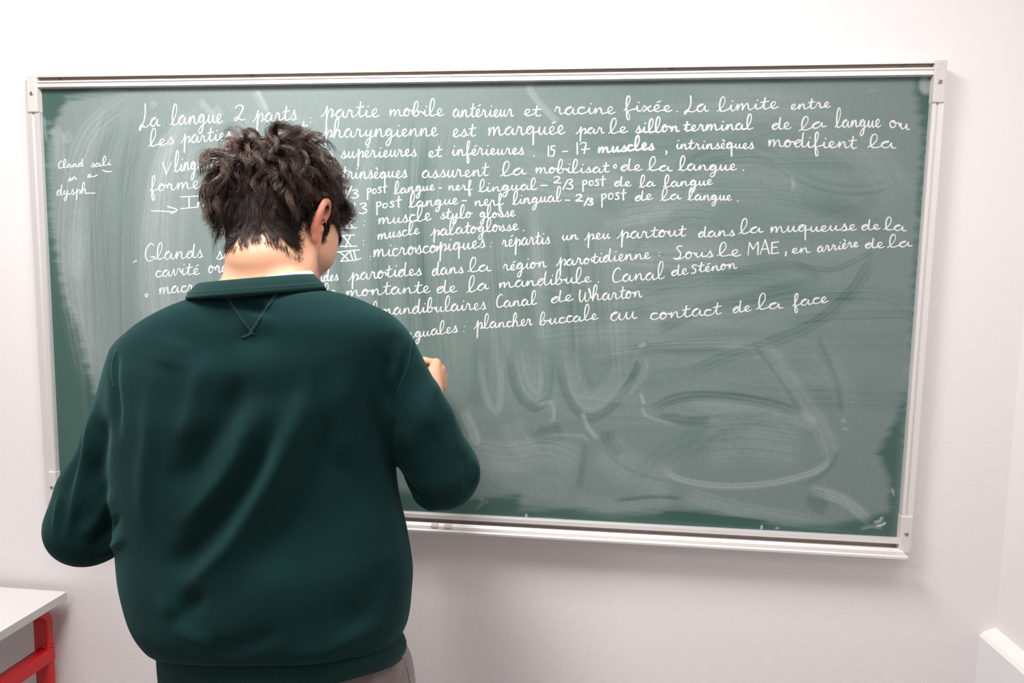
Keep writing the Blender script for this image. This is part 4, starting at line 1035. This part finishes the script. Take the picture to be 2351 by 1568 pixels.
# collar: a ribbed band standing around the neck
cc = (at(444, 678, -.53) + at(739, 656, -.53)) / 2; chw = (at(739, 656, -.53)[0] - at(444, 678, -.53)[0]) / 2
def ribbed(name, rows, nseg, ribs, amp, matr, parent, close_top=True):
    """rows: functions of the angle giving a point and an outward direction"""
    V, Fc = [], []
    for fn in rows:
        for i in range(nseg):
            a = 2 * math.pi * i / nseg; p, o_ = fn(a); V.append(p + o_ * amp * math.cos(a * ribs))
    n = nseg
    for r_ in range(len(rows) - 1):
        for i in range(n): Fc.append((r_ * n + i, r_ * n + (i + 1) % n, (r_ + 1) * n + (i + 1) % n, (r_ + 1) * n + i))
    return from_np(name, np.array(V), np.array(Fc), matr, parent)
def col_row(up, sw_, inn):
    def fn(a):
        o_ = np.array([math.cos(a), math.sin(a), 0.0]); back = max(-math.sin(a), 0)
        hw_, hd_ = chw - inn, .080 - inn
        p = cc + np.array([o_[0] * hw_ * (1 - sw_), o_[1] * hd_ * (1 - sw_) + 0.004, up + tx * o_[0] * hw_ - .050 * max(math.sin(a), 0) ** 1.2 - .002 * back])
        return p, o_
    return fn
ribbed('collar', [col_row(-.006, -.02, .012), col_row(-.0045, -.015, -.0015), col_row(.000, .01, -.0025), col_row(.010, .075, -.001), col_row(.0165, .13, .0), col_row(.0185, .16, .0015), col_row(.0160, .17, .004), col_row(-.004, .08, .008)], 480, 120, .00022, M['rib'], sweat)
bm = bmesh.new(); path = []
for i in range(0, 360, 1):
    a = math.radians(i); p, o_ = col_row(.0035, .028, -.0026)(a); q_, _ = col_row(.0060, .046, -.0024)(a)
    if i % 2: tube(bm, [p, q_], .0004, 4)
from_bm('collar_stitching', bm, M['stitch'], sweat)
# white T-shirt neckband just showing above the collar
tw = lambda up, sw_, inn: (lambda a: (lambda p_o: (p_o[0] + np.array([.012 * 1.0, 0, .004 * math.cos(a)]), p_o[1]))(col_row(up, sw_, inn)(a)))
ribbed('undershirt_neckband', [tw(.000, .22, .006), tw(.0165, .23, .006), tw(.0185, .25, .007), tw(.0180, .27, .009), tw(.000, .25, .012)], 240, 90, .0001, M['tee'], sweat)

# waistband
HB = TORSO[-1]
def hem_row(dz0, sx, sy, cxo=0.0):
    def fn(a):
        o_ = np.array([math.cos(a), math.sin(a), 0.0]); n_ = 2.3
        r_ = 1 / (abs(o_[0]) ** n_ + abs(o_[1]) ** n_) ** (1 / n_)
        dz = dz0 * (1 - (.52 * float(sstep(o_[0], -.25, .85)) if dz0 < -.02 else 0))
        x_, y_ = o_[0] * r_ * HB[3] * sx, o_[1] * r_ * HB[4] * sy
        return np.array([HB[1] + cxo + x_, HB[2] + y_ + .004, HB[0] + dz + tx * (x_ + HB[1] - X0) - .27 * y_]), o_
    return fn
ribbed('waistband', [hem_row(.030, .93, .90), hem_row(.008, .965, .945, .003), hem_row(-.006, .985, .970, .006), hem_row(-.030, .99, .98, .008), hem_row(-.062, .985, .975, .009), hem_row(-.067, .965, .955, .009), hem_row(-.060, .94, .93, .009)], 720, 180, .00028, M['rib'], sweat)
# cuffs
def cuff(E, Wr, r0, r1, name='cuff'):
    d = (Wr - E) / np.linalg.norm(Wr - E); u = np.cross(d, [0, 0, 1]); u /= np.linalg.norm(u); v = np.cross(d, u); P0 = E * .14 + Wr * .86
    def rr(s_, r_): return lambda a: (P0 + d * s_ + (u * math.cos(a) + v * math.sin(a)) * r_, u * math.cos(a) + v * math.sin(a))
    ribbed(name, [rr(-.012, r0 * .85), rr(-.004, r0), rr(.010, r1 + .002), rr(.050, r1), rr(.055, r1 - .002), rr(.050, r1 - .005)], 240, 48, .0003, M['rib'], sweat)
cuff(RE, RW, .036, .033); cuff(LE, LW, .036, .033)

# ---- trousers and shoes
M['cord'] = mat('grey_corduroy', (0.17, 0.130, 0.125), 0.85, spec=0.15, Sheen_Weight=0.35)
k = N(M['cord']); sep = k.n('ShaderNodeSeparateXYZ'); k.l(k.obj(), sep.inputs[0])
wale = k.math('SINE', k.math('MULTIPLY', k.math('ADD', sep.outputs[0], k.math('MULTIPLY', sep.outputs[1], 0.75)), 2 * math.pi / 0.0031))
k.l(k.mix(k.math('ADD', k.math('MULTIPLY', wale, .3), .5), (0.125, 0.098, 0.094), (0.215, 0.168, 0.162)), k.b.inputs['Base Color']); k.bump(wale, .5, .0006)
TR = Field(axis((-.55, .20, .0055)), axis((-.75, -.24, .0055)), axis((.0, .985, .0055)))
hipL, hipR = at(387, 1560, -.51), at(944, 1515, -.51)
hcx, hhw = (hipL[0] + hipR[0]) / 2, (hipR[0] - hipL[0]) / 2
zp = (hipL[2] + hipR[2]) / 2
TR.stack([(zp - .16, hcx, -.505, hhw * .99, .122, 0.1), (zp - .06, hcx + .004, -.505, hhw * .995, .119, .2), (zp, hcx + .006, -.500, hhw * .950, .106, .27), (zp + .05, hcx + .008, -.496, hhw * .81, .104, .27), (zp + .085, hcx + .008, -.500, hhw * .76, .090, .27)], .02, tx, X0, 2.3)
for sg in (-1, 1):
    kx = HIP[0] + sg * .10
    TR.chain([(hcx + sg * .092, -.50, zp - .13), (kx, -.475, .48), (kx, -.495, .03)], [.098, .078, .066], .03)
TV, TQ = TR.mesh(); TV = relax(TV, TQ, 3, .5); del TR.F
TV = folds(TV, TQ, [([(912, 1520), (910, 1545), (898, 1566)], 7, .003), ([(905, 1520), (890, 1540), (870, 1562)], 6, -.003), ([(860, 1530), (850, 1568)], 8, .003)])
tro = from_np('trousers', TV, TQ, M['cord'], person)
bm = bmesh.new()                                   # side seam of the trousers
sp_ = []
for zz in np.linspace(zp + .07, .06, 40):
    j = np.nonzero((np.abs(TV[:, 2] - zz) < .006) & (np.abs(TV[:, 1] + .535) < .02))[0]
    if len(j): sp_.append(TV[j[np.argmax(TV[j, 0])]] + (.0002, 0, 0))
tube(bm, sp_, .0016, 6); from_bm('side_seam', bm, M['cord'], tro, True)
M['shoe'] = mat('dark_shoe_leather', (0.03, 0.028, 0.026), 0.5)
for sg in (-1, 1):
    kx = HIP[0] + sg * .10; SH = Field(axis((kx - .09, kx + .09, .006)), axis((-.62, -.24, .006)), axis((-.01, .14, .006)))
    SH.chain([(kx, -.52, .047), (kx + sg * .010, -.42, .040), (kx + sg * .016, -.32, .034)], [.047, .046, .034], .03); SH.cone((kx, -.515, .06), (kx, -.51, .10), .045, .042, .03)
    V_, Q_ = SH.mesh(); V_[:, 2] = np.maximum(V_[:, 2], 0.0); from_np('shoe', V_, Q_, M['shoe'], person)

# ---- hair: wavy tapered strands gathered into locks
M['hair'] = mat('dark_brown_hair', (0.030, 0.017, 0.013), 0.42, spec=0.42)
k = N(M['hair']); k.l(k.mix(k.attr('tone'), (0.011, 0.006, 0.0045), (0.150, 0.084, 0.060)), k.b.inputs['Base Color'])  # pale end of the tone paints in lit brown highlights
hr = np.random.default_rng(17)
cand = np.nonzero(dens > .02)[0]
# equal-area sampling of roots
ar = np.zeros(len(BV))
qa = np.linalg.norm(np.cross(BV[BQ[:, 2]] - BV[BQ[:, 0]], BV[BQ[:, 3]] - BV[BQ[:, 1]]), axis=1)
for i in range(4): ar += np.bincount(BQ[:, i], qa, len(BV))
pr_ = ar[cand] * dens[cand] ** .6; pr_ /= pr_.sum()
NL, NS = 640, 23000
loc_i = hr.choice(cand, NL, False, pr_); st_i = hr.choice(cand, NS, True, pr_)
LP = hl[loc_i]; LN = (BN[loc_i] @ HR)
CROWN = np.array([-.012, -.070, .095])
down = HR.T @ np.array([0, 0, -1.0])
SEGN = 15; tt = np.linspace(0, 1, SEGN)
def zone(P):
    """length and lift of the hair by region of the head"""
    z, y, ax_ = P[:, 2], P[:, 1], np.abs(P[:, 0])
    topm = sstep(z, -.020, .055) ; nape = sstep(-z, .020, .070)
    L = .031 + .044 * topm - .012 * nape
    L = np.where((y > .012) & (z < .030), .020, L)                  # sideburns
    L = L * (1 - .45 * sstep(y, -.05, .03) * sstep(ax_, .02, .05))
    lf = sstep(-P[:, 0], .025, .05) * sstep(z, .005, .03) * sstep(-y, -.06, -.03)
    L = L + .014 * lf                                               # longer over the left ear
    L = L + .006 * sstep(y, .03, .06) * sstep(z, .03, .05)          # fringe
    L = L * (1 - .58 * sstep(P[:, 0], .040, .056) * sstep(y, -.062, -.040) * sstep(-y, -.035, -.015) * sstep(-z, -.095, -.070))   # cut clear of the right ear
    lift = .25 + .62 * topm - .05 * nape - .50 * sstep(y, -.05, .03) * sstep(ax_, .02, .05)
    return L, lift, topm
LL, LLIFT, LT = zone(LP)
guides = np.zeros((NL, SEGN, 3))
for i in range(NL):
    n_ = LN[i]; fl = LP[i] - CROWN; fl = fl - n_ * (fl @ n_); fl /= max(np.linalg.norm(fl), 1e-6)
    sw_ = np.cross(n_, fl); L = LL[i] * hr.uniform(.75, 1.25)
    d = n_ * LLIFT[i] + fl * (1.0 - .35 * LT[i]) + sw_ * hr.normal(0, .16 + .54 * LT[i]) + hr.normal(0, .05 + .08 * LT[i], 3)
    d /= np.linalg.norm(d); p = LP[i].copy(); step = L / (SEGN - 1)
    ph = hr.uniform(0, 6.3); turns = hr.uniform(.55, 1.35) * (.5 + .9 * LT[i]); ramp = (.05 + 1.0 * LT[i]); sgn_ = hr.choice([-1, 1])
    for j in range(SEGN):
        guides[i, j] = p
        rad = p - np.array([0, -.012, .044]); rad /= np.linalg.norm(rad)
        cu = np.cross(rad, d) * math.sin(ph + turns * 6.28 * tt[j]) * .9 + rad * math.cos(ph + turns * 6.28 * tt[j]) * sgn_ * .55
        d = d + (cu * ramp * .42 + down * (.07 + .05 * tt[j]) - rad * (.05 + .04 * (1 - LT[i]) + .06 * tt[j])) 
        d /= np.linalg.norm(d); p = p + d * step
        # stay outside of the skull
        e = (p - np.array([0, -.012, .044])) / np.array([.080, .100, .086]); m_ = np.linalg.norm(e)
        if m_ < 1 and p[2] > -.01: p = p + (p - np.array([0, -.012, .044])) * (1 / m_ - 1) * .8
# keep every point just outside the skin
skin_bvh = BVHTree.FromPolygons([tuple(v) for v in BV], [tuple(q_) for q_ in BQ])
def push_out(P, mn, only_near=True):
    W_ = HO + (P.reshape(-1, 3) * HS) @ HR.T; mn = np.broadcast_to(mn, P.shape[:-1]).ravel()
    for i in range(len(W_)):
        c_, n_, _, dd = skin_bvh.find_nearest(Vector(W_[i]), .02)
        if c_ is None: continue
        s_ = (Vector(W_[i]) - c_).dot(n_); s_ = dd if s_ >= 0 else -dd
        if s_ < mn[i]: W_[i] = np.array(c_) + np.array(n_) * mn[i]
    return ((W_ - HO) @ HR / HS).reshape(P.shape)
cen_ = np.array([0, -.012, .044]); el_ = np.array([.080, .100, .086])
def tame(P, lim=1.33):
    m_ = np.linalg.norm((P - cen_) / el_, axis=-1, keepdims=True); k_ = np.where(m_ > lim, (lim + (m_ - lim) * .30) / m_, 1.0)
    return np.where(P[..., 2:3] > -.03, cen_ + (P - cen_) * k_, P)
guides = tame(guides)
guides = push_out(guides, (.0008 + .0045 * tt[None, :] * (.6 + LT[:, None])))
# hand-placed curls that break the outline
def curl(px_pts, Y):
    return np.array([(at(px, py, Y) - HO) @ HR / HS for px, py in px_pts])
CUR = [(curl([(560, 430), (522, 455), (500, 480), (484, 502), (474, 514)], -.465), 90, .0065), (curl([(555, 465), (525, 488), (503, 508), (488, 520), (480, 514)], -.465), 90, .0060), (curl([(560, 485), (530, 508), (512, 528), (504, 540), (510, 549)], -.46), 80, .0055),
       (curl([(555, 440), (515, 448), (494, 446), (482, 436), (478, 428)], -.47), 60, .0055), (curl([(550, 410), (510, 420), (484, 440), (476, 462), (484, 478)], -.47), 70, .0060),
       (curl([(745, 415), (768, 446), (784, 470), (802, 488), (813, 490)], -.365), 110, .0065), (curl([(750, 435), (772, 470), (786, 496), (802, 506), (812, 502)], -.36), 110, .0060), (curl([(752, 455), (770, 488), (778, 512), (788, 526), (798, 530)], -.36), 60, .0045),
       (curl([(735, 395), (762, 420), (776, 446), (786, 470), (800, 482)], -.38), 110, .0065), (curl([(580, 372), (548, 368), (520, 362), (496, 356), (482, 362)], -.46), 50, .0050), (curl([(690, 330), (668, 304), (648, 292), (632, 298), (628, 312)], -.44), 60, .0055),
       (curl([(560, 385), (556, 350), (548, 318), (535, 300), (522, 297), (514, 310), (512, 332)], -.44), 26, .0035), (curl([(590, 360), (572, 345), (556, 322), (560, 300), (545, 290), (528, 292), (519, 305)], -.43), 22, .003),
       (curl([(600, 345), (580, 335), (562, 315), (572, 303), (588, 308), (586, 322), (575, 330)], -.45), 22, .003), (curl([(640, 330), (622, 305), (632, 288), (650, 286), (664, 296), (668, 312)], -.45), 34, .005), (curl([(620, 335), (610, 308), (625, 290), (645, 288), (658, 300)], -.46), 26, .004),
       (curl([(545, 375), (520, 360), (500, 348), (484, 352), (478, 368)], -.46), 22, .003), (curl([(540, 370), (512, 372), (490, 385), (482, 400), (486, 420)], -.47), 26, .004), (curl([(560, 370), (530, 362), (508, 348), (502, 336)], -.44), 16, .0025),
       (curl([(505, 430), (485, 425), (478, 445), (487, 462), (478, 470)], -.47), 26, .004), (curl([(500, 470), (482, 462), (470, 452), (466, 440)], -.47), 24, .003), (curl([(500, 480), (480, 484), (470, 500), (478, 512)], -.47), 26, .004), (curl([(510, 500), (490, 505), (476, 498), (468, 488)], -.46), 22, .003),
       (curl([(505, 515), (490, 525), (492, 545), (505, 552)], -.46), 22, .003),
       (curl([(770, 420), (785, 440), (792, 462), (806, 478), (812, 494), (800, 506), (786, 502)], -.37), 34, .005), (curl([(765, 440), (780, 470), (796, 492), (808, 500), (813, 490)], -.36), 30, .004), (curl([(770, 480), (780, 505), (790, 525), (802, 530), (810, 524)], -.35), 20, .003),
       (curl([(768, 470), (778, 500), (784, 520), (796, 528)], -.36), 24, .003), (curl([(755, 380), (778, 400), (790, 425), (786, 450)], -.40), 26, .004), (curl([(720, 330), (745, 345), (762, 370), (772, 400)], -.41), 28, .004), (curl([(690, 310), (706, 300), (722, 312), (735, 330)], -.43), 26, .004),
       (curl([(765, 500), (772, 520), (770, 540), (778, 548)], -.37), 14, .002), (curl([(790, 480), (800, 470), (812, 474), (814, 486)], -.36), 18, .002)]
paths = []; tone = []
from_tree = ((hl[st_i][:, None, :] - LP[None, :, :]) ** 2).sum(-1).argmin(1)
RP = hl[st_i]; L_, _, T_ = zone(RP)
cl = hr.uniform(.55, .95, NS) * (.30 + .70 * sstep(T_, .0, .5)); lenf = hr.uniform(.80, 1.12, NS) * (.40 + .60 * np.clip(dens[st_i] * 1.3, 0, 1))
lock_tone = np.clip(hr.beta(1.6, 3.2, NL), 0, 1)
G_ = guides[from_tree]; off = RP - G_[:, 0]
wgt = (1 - cl[:, None] * sstep(tt, .0, .9)[None, :])[..., None]
ji = hr.normal(0, .0016, (NS, 1, 3)) * tt[None, :, None] + hr.normal(0, .0010, (NS, SEGN, 3)) * sstep(tt, 0, .3)[None, :, None] * .35 * (.15 + .85 * T_[:, None, None])
ST = RP[:, None, :] + (G_ - G_[:, :1]) * lenf[:, None, None] - off[:, None, :] * (1 - wgt) + ji
ST = push_out(ST, (.0002 + .0030 * sstep(tt, 0, .5)[None, :] * hr.uniform(.15, 1.0, (NS, 1)) * (.35 + .65 * T_[:, None])))
TO = np.clip(lock_tone[from_tree] + hr.normal(0, .12, NS) - .30 * (1 - T_), 0, 1)  # random per lock, with less painted highlight on the lower hair
WD = np.where(T_ > .4, .00030, .00026) * hr.uniform(.75, 1.25, NS)
ext, ext_t = [], []
for C, n_, sp in CUR:
    P_ = catmull(C, 8); s_ = np.linspace(0, 1, len(P_)); g_ = np.stack([np.interp(tt, s_, P_[:, d]) for d in range(3)], 1)
    for i in range(n_):
        o_ = hr.normal(0, sp, 3); l_ = hr.uniform(.75, 1.0); gg = np.stack([np.interp(tt * l_, tt, g_[:, d]) for d in range(3)], 1)
        ext.append(gg + o_ * (1 - .45 * tt[:, None]) + hr.normal(0, .0012, 3) * tt[:, None] * 2); ext_t.append(np.clip(hr.normal(.35, .2), 0, 1))
for i in range(420):                               # loose fine flyaway hairs
    j = hr.integers(NS); base = ST[j]; d_ = hr.normal(0, .006, 3)
    if T_[j] > .3: ext.append(base + (base - np.array([0, -.012, .044])) * (.09 * tt[:, None] ** 1.5) + d_ * tt[:, None]); ext_t.append(.4)
ST = np.concatenate([ST, np.array(ext)]); TO = np.concatenate([TO, ext_t]); WD = np.concatenate([WD, np.full(len(ext), .00022)])
SWd = HO + (ST * HS) @ HR.T
nS = len(SWd); dr = np.gradient(SWd, axis=1); dr /= np.maximum(np.linalg.norm(dr, axis=2, keepdims=True), 1e-9)
ref = np.where(np.abs(dr[:, :, 2:3]) < .9, np.array([0, 0, 1.0]), np.array([1.0, 0, 0]))
ua = np.cross(dr, ref); ua /= np.maximum(np.linalg.norm(ua, axis=2, keepdims=True), 1e-9); va = np.cross(dr, ua)
wd = WD[:, None] * (1.0 - .75 * tt[None, :] ** 2)
HV = np.stack([SWd + (ua * math.cos(a) + va * math.sin(a)) * wd[..., None] for a in (0, 2.094, 4.189)], 2)   # (strand, seg, 3, xyz)
bi = (np.arange(nS)[:, None] * SEGN + np.arange(SEGN - 1)[None, :]) * 3
HF = np.concatenate([np.stack([bi + a, bi + b, bi + 3 + b, bi + 3 + a], -1).reshape(-1, 4) for a, b in ((0, 1), (1, 2), (2, 0))])
hair = from_np('hair', HV.reshape(-1, 3), HF, M['hair'], person)
hair['kind'] = 'stuff'
hair.data.attributes.new('tone', 'FLOAT', 'POINT').data.foreach_set('value', np.repeat(TO, SEGN * 3).astype(np.float32))
